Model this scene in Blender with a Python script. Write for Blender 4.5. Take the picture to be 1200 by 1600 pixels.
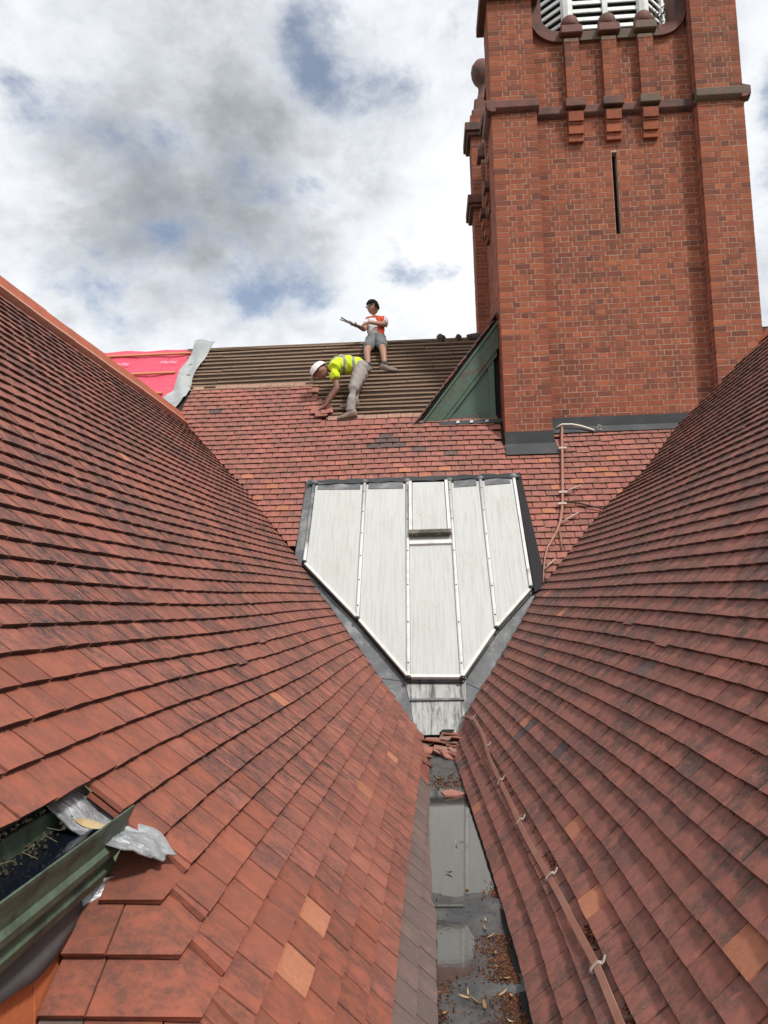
import bpy, bmesh, math, random
import numpy as np
from mathutils import Vector, Matrix, Euler
random.seed(7); RNG = np.random.default_rng(7)
for o in list(bpy.data.objects): bpy.data.objects.remove(o, do_unlink=True)
scene = bpy.context.scene
COL = scene.collection

# ------------------------------------------------------------------ camera
PITCH, YAW, ROLL = math.radians(6.2), math.radians(3.23), math.radians(1.52)
_f = Vector((-math.sin(YAW)*math.cos(PITCH), math.cos(YAW)*math.cos(PITCH), math.sin(PITCH)))
_r0 = Vector((math.cos(YAW), math.sin(YAW), 0)); _u0 = _r0.cross(_f)
_r = math.cos(ROLL)*_r0 - math.sin(ROLL)*_u0
_u = math.sin(ROLL)*_r0 + math.cos(ROLL)*_u0
cd = bpy.data.cameras.new('camera'); cam = bpy.data.objects.new('camera', cd); COL.objects.link(cam)
cd.sensor_fit = 'HORIZONTAL'; cd.sensor_width = 36; cd.lens = 36.0
cd.clip_start = 0.05; cd.clip_end = 3000
cam.matrix_world = Matrix(((_r.x, _u.x, -_f.x, 0), (_r.y, _u.y, -_f.y, 0), (_r.z, _u.z, -_f.z, 0), (0, 0, 0, 1)))
scene.camera = cam
scene.render.resolution_x = 768; scene.render.resolution_y = 1024
CR, CU, CF = np.array(_r), np.array(_u), np.array(_f)

def view_size(p):
    """how large something at p shows (0 if outside the frame)"""
    d = np.array(p); z = d @ CF
    if z < .2: return 0.0
    x = (d @ CR)/z; y = (d @ CU)/z
    return 1/(z*z) if abs(x) < .51 and abs(y) < .68 else 0.0

# ------------------------------------------------------------------ sky and sun
SUN_DIR = Vector((0.52, -0.55, 0.95)).normalized()      # towards the sun
sun_el = math.asin(SUN_DIR.z); sun_az = math.atan2(SUN_DIR.x, SUN_DIR.y)
world = bpy.data.worlds.new('World'); scene.world = world; world.use_nodes = True
def build_world():
    nt = world.node_tree; N = nt.nodes; L = nt.links
    for n in list(N): N.remove(n)
    out = N.new('ShaderNodeOutputWorld'); bg = N.new('ShaderNodeBackground')
    sky = N.new('ShaderNodeTexSky'); sky.sky_type = 'NISHITA'; sky.sun_disc = False
    sky.sun_elevation = sun_el; sky.sun_rotation = sun_az
    sky.air_density = 1.0; sky.dust_density = 0.6; sky.ozone_density = 1.6
    bg.inputs['Strength'].default_value = SKY_STRENGTH
    L.new(bg.outputs[0], out.inputs[0])
    tc = N.new('ShaderNodeTexCoord')
    def m(op, a, b=None, c=None, clamp=False):
        n = N.new('ShaderNodeMath'); n.operation = op; n.use_clamp = clamp
        for i, v in enumerate((a, b, c)):
            if v is None: continue
            if isinstance(v, (int, float)): n.inputs[i].default_value = v
            else: L.new(v, n.inputs[i])
        return n.outputs[0]
    sep = N.new('ShaderNodeSeparateXYZ'); L.new(tc.outputs['Generated'], sep.inputs[0])
    # clouds lie on a flat layer: divide by height so that they bunch up towards the horizon
    hz = m('ADD', m('MAXIMUM', sep.outputs[2], 0.0), 0.50)
    cb = N.new('ShaderNodeCombineXYZ')
    L.new(m('DIVIDE', sep.outputs[0], hz), cb.inputs[0]); L.new(m('DIVIDE', sep.outputs[1], hz), cb.inputs[1])
    def noise(scale, detail, rough, dist, off, lac=2.0):
        mp = N.new('ShaderNodeMapping'); mp.inputs['Location'].default_value = off
        L.new(cb.outputs[0], mp.inputs[0])
        n = N.new('ShaderNodeTexNoise'); n.inputs['Scale'].default_value = scale
        n.inputs['Detail'].default_value = detail; n.inputs['Roughness'].default_value = rough
        n.inputs['Lacunarity'].default_value = lac
        n.inputs['Distortion'].default_value = dist; L.new(mp.outputs[0], n.inputs['Vector'])
        return n.outputs['Fac']
    base = noise(2.3, 8, 0.60, 0.15, (3.1, 1.7, 0))
    shade = noise(2.5, 7, 0.60, 0.15, (7.3, 2.2, 0))
    fine = noise(7.0, 8, 0.64, 0.2, (1.3, 5.2, 0))
    # the breaks in the cloud cover
    gaps = None
    for d, k, w in SKY_GAPS:
        dp = N.new('ShaderNodeVectorMath'); dp.operation = 'DOT_PRODUCT'
        L.new(tc.outputs['Generated'], dp.inputs[0]); dp.inputs[1].default_value = Vector(d).normalized()
        g = m('MULTIPLY', m('POWER', 2.718, m('MULTIPLY', m('SUBTRACT', dp.outputs['Value'], 1.0), k)), w)
        gaps = g if gaps is None else m('ADD', gaps, g)
    dens = m('SUBTRACT', m('ADD', base, m('MULTIPLY', m('SUBTRACT', fine, .5), .75)), m('SUBTRACT', gaps, 0.22))
    cov = N.new('ShaderNodeMapRange'); cov.interpolation_type = 'SMOOTHSTEP'
    L.new(dens, cov.inputs[0]); cov.inputs[1].default_value = .42; cov.inputs[2].default_value = .64; cov.inputs[3].default_value = .20; cov.inputs[4].default_value = 1.0
    # thick parts of a cloud are grey below, thin edges bright
    th = N.new('ShaderNodeMapRange'); th.interpolation_type = 'SMOOTHSTEP'
    dark = None
    for d, k, w in SKY_DARK:
        dp = N.new('ShaderNodeVectorMath'); dp.operation = 'DOT_PRODUCT'
        L.new(tc.outputs['Generated'], dp.inputs[0]); dp.inputs[1].default_value = Vector(d).normalized()
        g = m('MULTIPLY', m('POWER', 2.718, m('MULTIPLY', m('SUBTRACT', dp.outputs['Value'], 1.0), k)), w)
        dark = g if dark is None else m('ADD', dark, g)
    thick = m('ADD', m('ADD', m('MULTIPLY', shade, 1.35), m('MULTIPLY', fine, .65)), m('SUBTRACT', dark, .46))
    L.new(thick, th.inputs[0]); th.inputs[1].default_value = .34; th.inputs[2].default_value = 1.08
    ramp = N.new('ShaderNodeValToRGB'); L.new(th.outputs[0], ramp.inputs[0])
    e = ramp.color_ramp.elements
    e[0].position = 0; e[0].color = (1.0, 1.01, 1.03, 1); e[1].position = 1; e[1].color = (.30, .32, .355, 1)
    x = e.new(.45); x.color = (.74, .77, .81, 1)
    sc = N.new('ShaderNodeMix'); sc.data_type = 'RGBA'; sc.blend_type = 'MULTIPLY'; sc.inputs[0].default_value = 1
    L.new(ramp.outputs[0], sc.inputs[6]); sc.inputs[7].default_value = (CLOUD, CLOUD, CLOUD, 1)
    mix = N.new('ShaderNodeMix'); mix.data_type = 'RGBA'
    L.new(cov.outputs[0], mix.inputs[0]); L.new(sky.outputs[0], mix.inputs[6]); L.new(sc.outputs[2], mix.inputs[7])
    L.new(mix.outputs[2], bg.inputs[0])
SKY_STRENGTH = 0.10
CLOUD = 9.0           # cloud radiance before the background strength of 0.1
# (direction, tightness, depth)
SKY_GAPS = [((-.22, .93, .385), 800, .20), ((-.13, .93, .39), 700, .22), ((-.03, .93, .385), 700, .20), ((.06, .93, .40), 600, .18),
            ((-.13, .80, .655), 1100, .20), ((-.12, .83, .60), 1500, .17), ((.43, .80, .52), 420, .30), ((-.40, .92, .42), 420, .10)]
SKY_DARK = [((-.40, .84, .50), 60, .22), ((-.25, .80, .70), 60, .20), ((.02, .86, .56), 70, .14)]
build_world()

sl = bpy.data.lights.new('sun', 'SUN'); so = bpy.data.objects.new('sun', sl); COL.objects.link(so)
sl.energy = 2.7; sl.angle = math.radians(7); sl.color = (1.0, .95, .88)
so.rotation_euler = SUN_DIR.to_track_quat('Z', 'Y').to_euler(); so.location = (6, -8, 14)

vs = scene.view_settings
vs.view_transform = 'Standard'; vs.look = 'None'; vs.exposure = 0.30; vs.gamma = 1.0; vs.use_curve_mapping = False

# ------------------------------------------------------------------ helpers
def tag(o, label=None, cat=None, group=None, kind=None):
    if label: o['label'] = label
    if cat: o['category'] = cat
    if group: o['group'] = group
    if kind: o['kind'] = kind
    return o
def thing(name, loc, label, cat, group=None):
    o = bpy.data.objects.new(name, None); COL.objects.link(o); o.location = loc
    o.empty_display_size = .2
    return tag(o, label, cat, group)
def link(name, me, parent=None):
    """link mesh data given in world coordinates (parents here are only moved, never turned)"""
    o = bpy.data.objects.new(name, me); COL.objects.link(o)
    if parent is not None:
        o.parent = parent
        off = -parent.location if parent.type == 'EMPTY' else Vector((0, 0, 0))
        o.location = off
    return o
def place(name, me, M, parent):
    """link shared mesh data at world matrix M under an unturned parent"""
    o = bpy.data.objects.new(name, me); COL.objects.link(o); o.parent = parent
    M = M.copy(); M.translation = M.translation - parent.location
    o.matrix_local = M
    return o
class MB:
    """collects polygons in world coordinates, builds ONE mesh"""
    def __init__(s): s.v = []; s.f = []; s.m = []; s.r = []
    def poly(s, pts, mi=0, r=0.0):
        b = len(s.v); s.v += [tuple(p) for p in pts]; s.f.append(tuple(range(b, b+len(pts)))); s.m.append(mi); s.r.append(r)
    def mesh(s, verts, faces, mi=0, r=0.0):
        b = len(s.v); s.v += [tuple(p) for p in verts]
        for f in faces: s.f.append(tuple(b+i for i in f)); s.m.append(mi); s.r.append(r)
    def box(s, x0, x1, y0, y1, z0, z1, mi=0, r=0.0):
        s.hexa([(x0,y0,z0),(x1,y0,z0),(x1,y1,z0),(x0,y1,z0),(x0,y0,z1),(x1,y0,z1),(x1,y1,z1),(x0,y1,z1)], mi, r)
    def hexa(s, p, mi=0, r=0.0):
        s.mesh(p, [(0,3,2,1),(4,5,6,7),(0,1,5,4),(1,2,6,5),(2,3,7,6),(3,0,4,7)], mi, r)
    def obox(s, M, dx, dy, dz, mi=0, r=0.0):
        """box of size dx,dy,dz centred on matrix M"""
        p = [M @ Vector((sx*dx/2, sy*dy/2, sz*dz/2)) for sz in (-1,1) for sx, sy in ((-1,-1),(1,-1),(1,1),(-1,1))]
        s.hexa(p, mi, r)
    def bar(s, a, b, w, h, up=(0,0,1), mi=0, r=0.0):
        a = Vector(a); b = Vector(b); d = (b-a); L = d.length; d.normalize()
        up = Vector(up); sd = d.cross(up).normalized(); up = sd.cross(d).normalized()
        M = Matrix((d, sd, up)).transposed().to_4x4(); M.translation = (a+b)/2
        s.obox(M, L, w, h, mi, r)
    def prism(s, pts, vec, mi=0, r=0.0):
        """polygon pts (list of 3d) extruded by vec"""
        n = len(pts); vec = Vector(vec); q = [Vector(p) for p in pts]; w = [p+vec for p in q]
        s.mesh(q+w, [tuple(range(n-1,-1,-1)), tuple(range(n, 2*n))] + [(i,(i+1)%n,n+(i+1)%n,n+i) for i in range(n)], mi, r)
    def tube(s, path, rad, n=8, mi=0, r=0.0, cap=True):
        path = [Vector(p) for p in path]; rings = []
        for i, p in enumerate(path):
            d = (path[min(i+1, len(path)-1)] - path[max(i-1, 0)]).normalized()
            a = d.cross(Vector((0.13, 0.31, 1))).normalized(); c = d.cross(a)
            rr = rad[i] if isinstance(rad, (list, tuple)) else rad
            rings.append([p + (a*math.cos(t)+c*math.sin(t))*rr for t in [2*math.pi*k/n for k in range(n)]])
        vv = [p for g in rings for p in g]; ff = []
        for i in range(len(rings)-1):
            for k in range(n): ff.append((i*n+k, i*n+(k+1)%n, (i+1)*n+(k+1)%n, (i+1)*n+k))
        if cap: ff += [tuple(range(n-1,-1,-1)), tuple(range((len(rings)-1)*n, len(rings)*n))]
        s.mesh(vv, ff, mi, r)
    def lathe(s, c, prof, n=16, mi=0, r=0.0):
        """prof: list of (radius, z) about the vertical axis through c"""
        vv = [(c[0]+R*math.cos(2*math.pi*k/n), c[1]+R*math.sin(2*math.pi*k/n), c[2]+z) for R, z in prof for k in range(n)]
        ff = [(i*n+k, i*n+(k+1)%n, (i+1)*n+(k+1)%n, (i+1)*n+k) for i in range(len(prof)-1) for k in range(n)]
        ff += [tuple(range(n-1,-1,-1)), tuple(range((len(prof)-1)*n, len(prof)*n))]
        s.mesh(vv, ff, mi, r)
    def data(s, name, mats, smooth=False):
        me = bpy.data.meshes.new(name); me.from_pydata(s.v, [], s.f); me.validate()
        for m in (mats if isinstance(mats, (list, tuple)) else [mats]): me.materials.append(m)
        if len(me.polygons) == len(s.m):
            me.polygons.foreach_set('material_index', s.m)
            at = me.attributes.new('rnd', 'FLOAT', 'FACE'); at.data.foreach_set('value', s.r)
        if smooth: me.polygons.foreach_set('use_smooth', [True]*len(me.polygons))
        me.update(); return me
    def build(s, name, mats, parent=None, smooth=False):
        return link(name, s.data(name, mats, smooth), parent)
def bevel(o, w=.004, seg=1):
    m = o.modifiers.new('bevel', 'BEVEL'); m.width = w; m.segments = seg; m.limit_method = 'ANGLE'; m.angle_limit = math.radians(40)
    return o
def sm(t):
    t = max(0.0, min(1.0, t)); return t*t*(3-2*t)
def lerp(a, b, t): return a+(b-a)*t
def hsh(*k):
    x = math.sin(sum(v*q for v, q in zip(k, (12.9898, 78.233, 37.719, 94.673))))*43758.5453
    return x-math.floor(x)

# ------------------------------------------------------------------ materials
class G:
    """small node-graph writer"""
    def __init__(s, name):
        s.mat = bpy.data.materials.new(name); s.mat.use_nodes = True
        s.nt = s.mat.node_tree; s.N = s.nt.nodes; s.b = s.N['Principled BSDF']
        s._pos = None
    def L(s, a, b): s.nt.links.new(a, b)
    def setv(s, inp, v):
        if isinstance(v, (int, float)): inp.default_value = v
        elif isinstance(v, (tuple, list)): inp.default_value = v if len(v) != 3 or inp.type != 'RGBA' else (*v, 1)
        else: s.L(v, inp)
    def math(s, op, a, b=None, clamp=False):
        n = s.N.new('ShaderNodeMath'); n.operation = op; n.use_clamp = clamp
        s.setv(n.inputs[0], a)
        if b is not None: s.setv(n.inputs[1], b)
        return n.outputs[0]
    def pos(s):
        if s._pos is None: s._pos = s.N.new('ShaderNodeNewGeometry').outputs['Position']
        return s._pos
    def local(s): return s.N.new('ShaderNodeTexCoord').outputs['Object']
    def rnd(s):
        a = s.N.new('ShaderNodeAttribute'); a.attribute_name = 'rnd'
        o = s.N.new('ShaderNodeObjectInfo')
        return s.math('FRACT', s.math('ADD', a.outputs['Fac'], o.outputs['Random']))
    def noise(s, scale, detail=4, rough=.55, dist=0, vec=None, stretch=None, w=None):
        v = vec if vec is not None else s.pos()
        if stretch:
            mp = s.N.new('ShaderNodeVectorMath'); mp.operation = 'MULTIPLY'; s.L(v, mp.inputs[0]); mp.inputs[1].default_value = stretch; v = mp.outputs[0]
        n = s.N.new('ShaderNodeTexNoise')
        if w is not None: n.noise_dimensions = '4D'; s.setv(n.inputs['W'], w)
        n.inputs['Scale'].default_value = scale; n.inputs['Detail'].default_value = detail
        n.inputs['Roughness'].default_value = rough; n.inputs['Distortion'].default_value = dist
        s.L(v, n.inputs['Vector']); return n.outputs['Fac']
    def vor(s, scale, feat='F1', vec=None):
        n = s.N.new('ShaderNodeTexVoronoi'); n.feature = feat; n.inputs['Scale'].default_value = scale
        s.L(vec if vec is not None else s.pos(), n.inputs['Vector']); return n
    def rng(s, f, a, b, lo=0, hi=1):
        n = s.N.new('ShaderNodeMapRange'); n.interpolation_type = 'SMOOTHSTEP'; s.L(f, n.inputs[0])
        for i, v in enumerate((a, b, lo, hi)): n.inputs[i+1].default_value = v
        return n.outputs[0]
    def ramp(s, f, cols):
        n = s.N.new('ShaderNodeValToRGB'); s.L(f, n.inputs[0]); e = n.color_ramp.elements
        while len(e) < len(cols): e.new(.5)
        for i, (p, c) in enumerate(cols): e[i].position = p; e[i].color = (*c, 1)
        return n.outputs[0]
    def mix(s, f, a, b, mode='MIX'):
        n = s.N.new('ShaderNodeMix'); n.data_type = 'RGBA'; n.blend_type = mode
        s.setv(n.inputs[0], f); s.setv(n.inputs[6], a); s.setv(n.inputs[7], b); return n.outputs[2]
    def val(s, col, f, lo, hi):
        """scale a colour's value by a 0..1 factor mapped to lo..hi"""
        n = s.N.new('ShaderNodeHueSaturation'); s.setv(n.inputs['Color'], col)
        s.L(s.rng2(f, lo, hi), n.inputs['Value']); return n.outputs[0]
    def rng2(s, f, lo, hi):
        n = s.N.new('ShaderNodeMapRange'); s.L(f, n.inputs[0]); n.inputs[3].default_value = lo; n.inputs[4].default_value = hi; return n.outputs[0]
    def bump(s, h, strength=.3, dist=.01):
        n = s.N.new('ShaderNodeBump'); n.inputs['Strength'].default_value = strength; n.inputs['Distance'].default_value = dist
        s.L(h, n.inputs['Height']); s.L(n.outputs[0], s.b.inputs['Normal'])
    def done(s, col, rough=.8, metal=0, spec=None):
        s.setv(s.b.inputs['Base Color'], col); s.setv(s.b.inputs['Roughness'], rough); s.setv(s.b.inputs['Metallic'], metal)
        if spec is not None: s.setv(s.b.inputs['Specular IOR Level'], spec)
        return s.mat

def tile_material(name, cols, dirt, dirt_amt, streak, lichen=None, rough=.8, dirt_hi=None):
    """fired clay: every tile its own shade, soot blotches, rain streaks down the slope"""
    g = G(name); r = g.rnd(); w = g.math('MULTIPLY', r, 6.0)
    c = g.ramp(r, cols)
    r2 = g.math('FRACT', g.math('MULTIPLY', r, 7.31))
    c = g.val(c, r2, .90, 1.09)
    fine = g.noise(52, 4, .82); mid = g.noise(11, 3, .66, w=w); big = g.noise(2.2, 3, .55)
    c = g.val(c, fine, .55, 1.42)
    st = g.noise(1.0, 4, .75, stretch=streak, w=w)
    amt = g.rng(big, .36, .62, dirt_amt*.5, dirt_amt)
    if dirt_hi is not None:        # soot gathers towards the exposed upper slope
        sp = g.N.new('ShaderNodeSeparateXYZ'); g.L(g.pos(), sp.inputs[0])
        amt = g.math('MULTIPLY', amt, g.rng(sp.outputs[2], dirt_hi[0], dirt_hi[1], dirt_hi[2], 1.0))
    A = g.rng(g.math('ADD', g.math('MULTIPLY', mid, .5), g.math('MULTIPLY', st, .5)), .40, .56)
    B = g.rng(fine, .38, .58)
    blot = g.math('MULTIPLY', g.math('ADD', g.math('MULTIPLY', A, g.math('ADD', g.math('MULTIPLY', B, .55), .45)), g.math('MULTIPLY', B, .20)), amt, clamp=True)
    c = g.mix(blot, c, dirt)
    if lichen:
        li = g.math('MULTIPLY', g.rng(fine, .60, .70), g.rng(big, .45, .6))
        c = g.mix(g.math('MULTIPLY', li, .5), c, lichen)
    g.bump(g.math('ADD', g.math('MULTIPLY', fine, .8), mid), .5, .004)
    return g.done(c, g.rng2(fine, rough-.08, rough+.1), spec=.35)

def plain(name, col, rough=.7, var=.15, scale=12, metal=0, bumpv=0.0, spec=None, stain=None, stain_amt=.5, streak=None):
    g = G(name); n = g.noise(scale, 3, .6); c = g.val(col, n, 1-var, 1+var)
    if stain:
        s = g.noise(1.0 if streak else scale*.35, 4, .65, stretch=streak)
        c = g.mix(g.math('MULTIPLY', g.rng(s, .45, .68), stain_amt), c, stain)
    if bumpv: g.bump(n, bumpv, .01)
    return g.done(c, rough, metal, spec)

M_TILE_L = tile_material('clay_tile_left', [(0,(.315,.106,.074)),(.3,(.345,.119,.082)),(.6,(.355,.126,.087)),(.85,(.325,.112,.078)),(1,(.385,.142,.096))],
                         (.058,.043,.042), 1.0, (6, 52, 6), lichen=(.42,.34,.30), dirt_hi=(-1.3, .3, .68))
M_TILE_R = tile_material('clay_tile_right', [(0,(.285,.108,.084)),(.3,(.315,.118,.088)),(.6,(.30,.118,.090)),(.85,(.325,.120,.088)),(1,(.27,.112,.089))],
                         (.082,.060,.053), 1.0, (12, 26, 12), lichen=(.40,.35,.29), dirt_hi=(-1.3, .1, .78))
M_TILE_M = tile_material('clay_tile_main', [(0,(.36,.125,.094)),(.3,(.385,.140,.106)),(.6,(.40,.150,.115)),(.85,(.37,.130,.097)),(1,(.425,.152,.112))],
                         (.13,.082,.073), .75, (40, 5, 5), lichen=(.44,.36,.31))
M_TILE_O = tile_material('new_orange_tile', [(0,(.40,.160,.092)),(.5,(.44,.180,.104)),(1,(.38,.150,.085))], (.30,.13,.085), .35, (9, 60, 9))
M_TILE_D = tile_material('dark_tile', [(0,(.115,.080,.078)),(.5,(.14,.098,.094)),(1,(.17,.108,.098))], (.06,.050,.050), .6, (9, 60, 9))
M_TILE_F = tile_material('foreground_tile', [(0,(.30,.094,.058)),(.5,(.335,.106,.065)),(1,(.315,.098,.060))], (.085,.052,.046), .62, (14, 30, 14))
M_TILE_W = tile_material('hanging_tile', [(0,(.50,.135,.050)),(.5,(.54,.150,.056)),(1,(.47,.125,.048))], (.28,.09,.05), .3, (20, 20, 6))
M_TILE_S = tile_material('slate_brown_tile', [(0,(.165,.110,.097)),(.5,(.195,.128,.112)),(1,(.175,.122,.110))], (.11,.088,.083), .7, (9, 50, 9), lichen=(.3,.28,.26))
M_EDGE = plain('shaded_mossy_tile_edge', (.075,.042,.034), .95, .4, 40)  # tile tail faces: moss, plus the shadow under each lap painted in
M_RIDGE = plain('ridge_tile_clay', (.40,.100,.046), .8, .22, 14, bumpv=.3, stain=(.22,.09,.055), stain_amt=.6)
M_MORTAR = plain('ridge_mortar', (.46,.24,.18), .9, .25, 30, bumpv=.5)
M_DECK = plain('roof_underlay', (.045,.030,.026), .95, .3, 8)

MT, MC = 1.19, -9.727                       # main roof: z = MT*y + MC (about 50 degrees)
def yv(z): return (z-MC)/MT
GAUGE_Z = .0766
# cross sections of the two side roofs: (z, x) near the camera and at the valley
LN = ([-1.45,-1.363,-.904,0,.705,2.352,2.75], [.05,-.025,-.406,-1.28,-1.9,-3.125,-3.43])
LF = ([-1.45,-1.194,-1.066,-.346,.456,1.208,2.563,2.75], [.09,-.106,-.222,-.804,-1.432,-2.078,-3.364,-3.54])
RN = ([-1.45,-1.356,-1.058,0,.656,1.7,2.555,2.75], [.20,.285,.571,1.42,1.972,2.888,3.464,3.60])
RF = ([-1.45,-1.2,-1.074,-.588,-.039,.438,.969,1.423,2.173,2.75], [.06,.253,.309,.66,1.089,1.549,2.06,2.63,3.337,3.8])
def S_left(z, y):
    a = np.interp(z, *LN); b = np.interp(z, *LF)
    x = lerp(a, b, max(0.0, (y-3)/(yv(min(z, 2.6))-3))**1.25)
    dz = -.05*sm((y-2)/3.5) + .006*math.sin(y*1.3+z*1.1)
    return Vector((x, y, z+dz))
def S_right(z, y):
    a = np.interp(z, *RN); b = np.interp(z, *RF)
    x = lerp(a, b, max(0.0, (y-3)/(yv(min(z, 2.2))-3))**1.25)
    dz = .006*math.sin(y*1.4-z*1.3+1) + .045*sm((y-3.5)/4)*sm((-.55-z)/.7)
    return Vector((x, y, z+dz))
def S_main(z, x):
    dz = .006*math.sin(x*1.7+z)
    return Vector((x, (z-MC)/MT, z+dz))

TW, TL, TT, TLIFT = .165, .20, .013, .033   # tile width, length, thickness, tail lift
def tile_geo(xt0, xt1, xh0, xh1, seed=0.0, L=TL, T=TT, lift=TLIFT, camber=.0035):
    v = []
    for j, y in enumerate((0.0, .105, L)):
        t = y/L; a = lerp(xt0, xh0, t); b = lerp(xt1, xh1, t)
        for i, x in enumerate((a, (a+b)/2, b)):
            ch = 0.0
            if j == 0: ch = (hsh(seed, i)-.5)*.003
            v.append((x, y+ch, T + lift*(1-t) + (camber*(.3+1.1*hsh(seed, 7)) if i == 1 else (hsh(seed, i, j)-.5)*.0035)))
    v += [(xt0, v[0][1], lift), (xt1, v[2][1], lift), (xh0, L, 0), (xh1, L, 0)]
    return v
TILE_F = [(0,1,4,3),(1,2,5,4),(3,4,7,6),(4,5,8,7),(9,10,2,1,0),(11,9,0,3,6),(10,12,8,5,2),(9,11,12,10)]
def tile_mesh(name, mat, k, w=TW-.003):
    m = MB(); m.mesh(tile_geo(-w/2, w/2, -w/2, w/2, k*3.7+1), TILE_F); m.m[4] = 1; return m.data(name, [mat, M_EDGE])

def lay_tiles(root, S, rows, a_range, sign, mats, pick=None, skip=None, n_single=300, sink=.038, ltol=1.0, clip=True):
    """S(z,a) gives the surface; rows: list of z of the tile tails; a_range(z, i)->(a0,a1);
    sign: +1 if the local x of a tile runs with a; pick(point, i)->material index"""
    variants = {mi: [tile_mesh('tile', m, k+mi*5, TW-(.006,.0065,.0075,.009,.013)[k]) for k in range(5)] for mi, m in enumerate(mats)}
    full = []; cut = []
    for i, z in enumerate(rows):
        z = z + (hsh(i, 3.3)-.5)*.004
        lo, hi = a_range(z, i); lo2, hi2 = a_range(z+2*GAUGE_Z, i+2)
        if not clip: lo2 = lo+(.04 if i < 10 else 0)
        a = math.floor(min(lo, lo2)/TW)*TW + (TW/2 if i % 2 else 0) - TW + (hsh(i, 9.1)-.5)*.03
        while a < max(hi, hi2)+TW:
            a += TW
            gp_ = .0034+.0035*hsh(a*9.1, i*5.3)**3
            t0, t1 = max(a-TW/2+gp_, lo), min(a+TW/2-gp_, hi)
            h0, h1 = max(a-TW/2+gp_, lo2), min(a+TW/2-gp_, hi2)
            if t1-t0 < .012 and h1-h0 < .04: continue
            if t1 < t0: t1 = t0 = (t0+t1)/2
            if h1 < h0: h1 = h0 = (h0+h1)/2
            P = S(z, a); ex = (S(z, a+.05)-S(z, a-.05)).normalized()*sign
            up = S(z+GAUGE_Z, a)-P; up = (up - ex*up.dot(ex)).normalized(); n = ex.cross(up)
            if skip and skip(P, i, a): continue
            P = P-n*sink
            rx, ry, rz = [(hsh(a*7.7, i*3.1, q)-.5) for q in (1., 2., 3.)]
            slip = (hsh(a*3.3, i*1.7, 5)-.5)*.0045*ltol
            if hsh(a*5.9, i*2.3, 8) > .993: slip -= .020*ltol
            if hsh(a*2.9, i*4.3, 6) > .95: rz *= 4; ry *= 3
            R = Matrix((ex, up, n)).transposed() @ Euler((rx*.012*ltol, ry*.014*ltol, rz*.010*ltol)).to_matrix()
            M = R.to_4x4(); M.translation = P + up*slip
            mi = pick(P, i, a) if pick else 0
            whole = lo < a-TW/2 and hi > a+TW/2 and lo2 < a-TW/2 and hi2 > a+TW/2
            (full if whole else cut).append((view_size(P), M, mi, (t0-a, t1-a, h0-a, h1-a), i, a))
    full.sort(key=lambda t: -t[0])
    single = [t for t in full[:n_single] if t[0] > 0]; rest = full[len(single):]+cut
    for k, t in enumerate(single):
        place('tile', variants[t[2]][int(hsh(t[4], t[5])*5)], t[1], root)
    m = MB()
    for t in rest:
        x = t[3] if sign > 0 else (-t[3][1], -t[3][0], -t[3][3], -t[3][2])
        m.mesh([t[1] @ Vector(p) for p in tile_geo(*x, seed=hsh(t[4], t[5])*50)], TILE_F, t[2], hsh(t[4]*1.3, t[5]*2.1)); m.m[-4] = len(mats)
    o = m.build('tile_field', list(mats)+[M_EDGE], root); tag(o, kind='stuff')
    return o
def deck(root, S, zs, As, name='roof_deck', mat=None, drop=.055, side=None):
    m = MB(); v = []
    for z in zs:
        for a in As(z):
            p = S(z, a); v.append(p)
    n = len(As(zs[0])); f = [(i*n+j, i*n+j+1, (i+1)*n+j+1, (i+1)*n+j) for i in range(len(zs)-1) for j in range(n-1)]
    nrm = (v[1]-v[0]).cross(v[n]-v[0]).normalized()
    if nrm.z < 0: nrm = -nrm
    m.mesh([p-nrm*drop for p in v], f); return m.build(name, mat or M_DECK, root)

# ------------------------------------------------------------------ ground far below (nothing of it shows between the roofs)
g = MB(); g.poly([(-400,-400,-10),(400,-400,-10),(400,400,-10),(-400,400,-10)])
tag(g.build('ground', plain('grass_ground', (.06,.09,.035), .95, .4, .3)), kind='structure')

# ------------------------------------------------------------------ left roof
left = thing('tiled_roof', (-1.6, 5, 0), 'long red clay tiled roof slope on the left below the orange ridge tiles', 'roof')
Z0L = -1.363; rowsL = [Z0L+i*GAUGE_Z for i in range(49)]
HIP = {k: 1.80-.095*(9-k) for k in range(10)}
def rangeL(z, i):
    hi = yv(z)-.03-.11*sm((.5-z)/.3)
    if i < 2: hi = 5.7-.18*i
    if i >= 12: lo = .35
    elif i in (10, 11): lo = 1.925
    else: lo = HIP.get(i, 1.0)+.155
    return lo, hi
ORL = [(-.384,2.315),(-.380,2.127),(-.389,4.084),(-.30,5.35)]
def pickL(P, i, a):
    if i < 2 and P.y < 5.8: return 3
    for x, y in ORL:
        if abs(P.y-y) < .083 and abs(P.x-.02-x) < .034: return 1
    h = hsh(i*1.9, a*3.3)
    if P.y < 2.3+.5*hsh(i, a) and i < 16: return 4
    if i > 3 and h > .9975: return 1
    return 0
lay_tiles(left, S_left, rowsL, rangeL, 1, [M_TILE_L, M_TILE_O, M_TILE_D, M_TILE_S, M_TILE_F], pickL, clip=False, ltol=.6)
deck(left, S_left, [Z0L+.02+i*.12 for i in range(9)], lambda z: [1.04+.095*(z-Z0L)/GAUGE_Z*1.0+(yv(z)-1.04-.095*(z-Z0L)/GAUGE_Z)*k/30 for k in range(31)])
deck(left, S_left, [-.42+i*.25 for i in range(13)], lambda z: [.35+(yv(z)-.33)*k/24 for k in range(25)])
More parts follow.
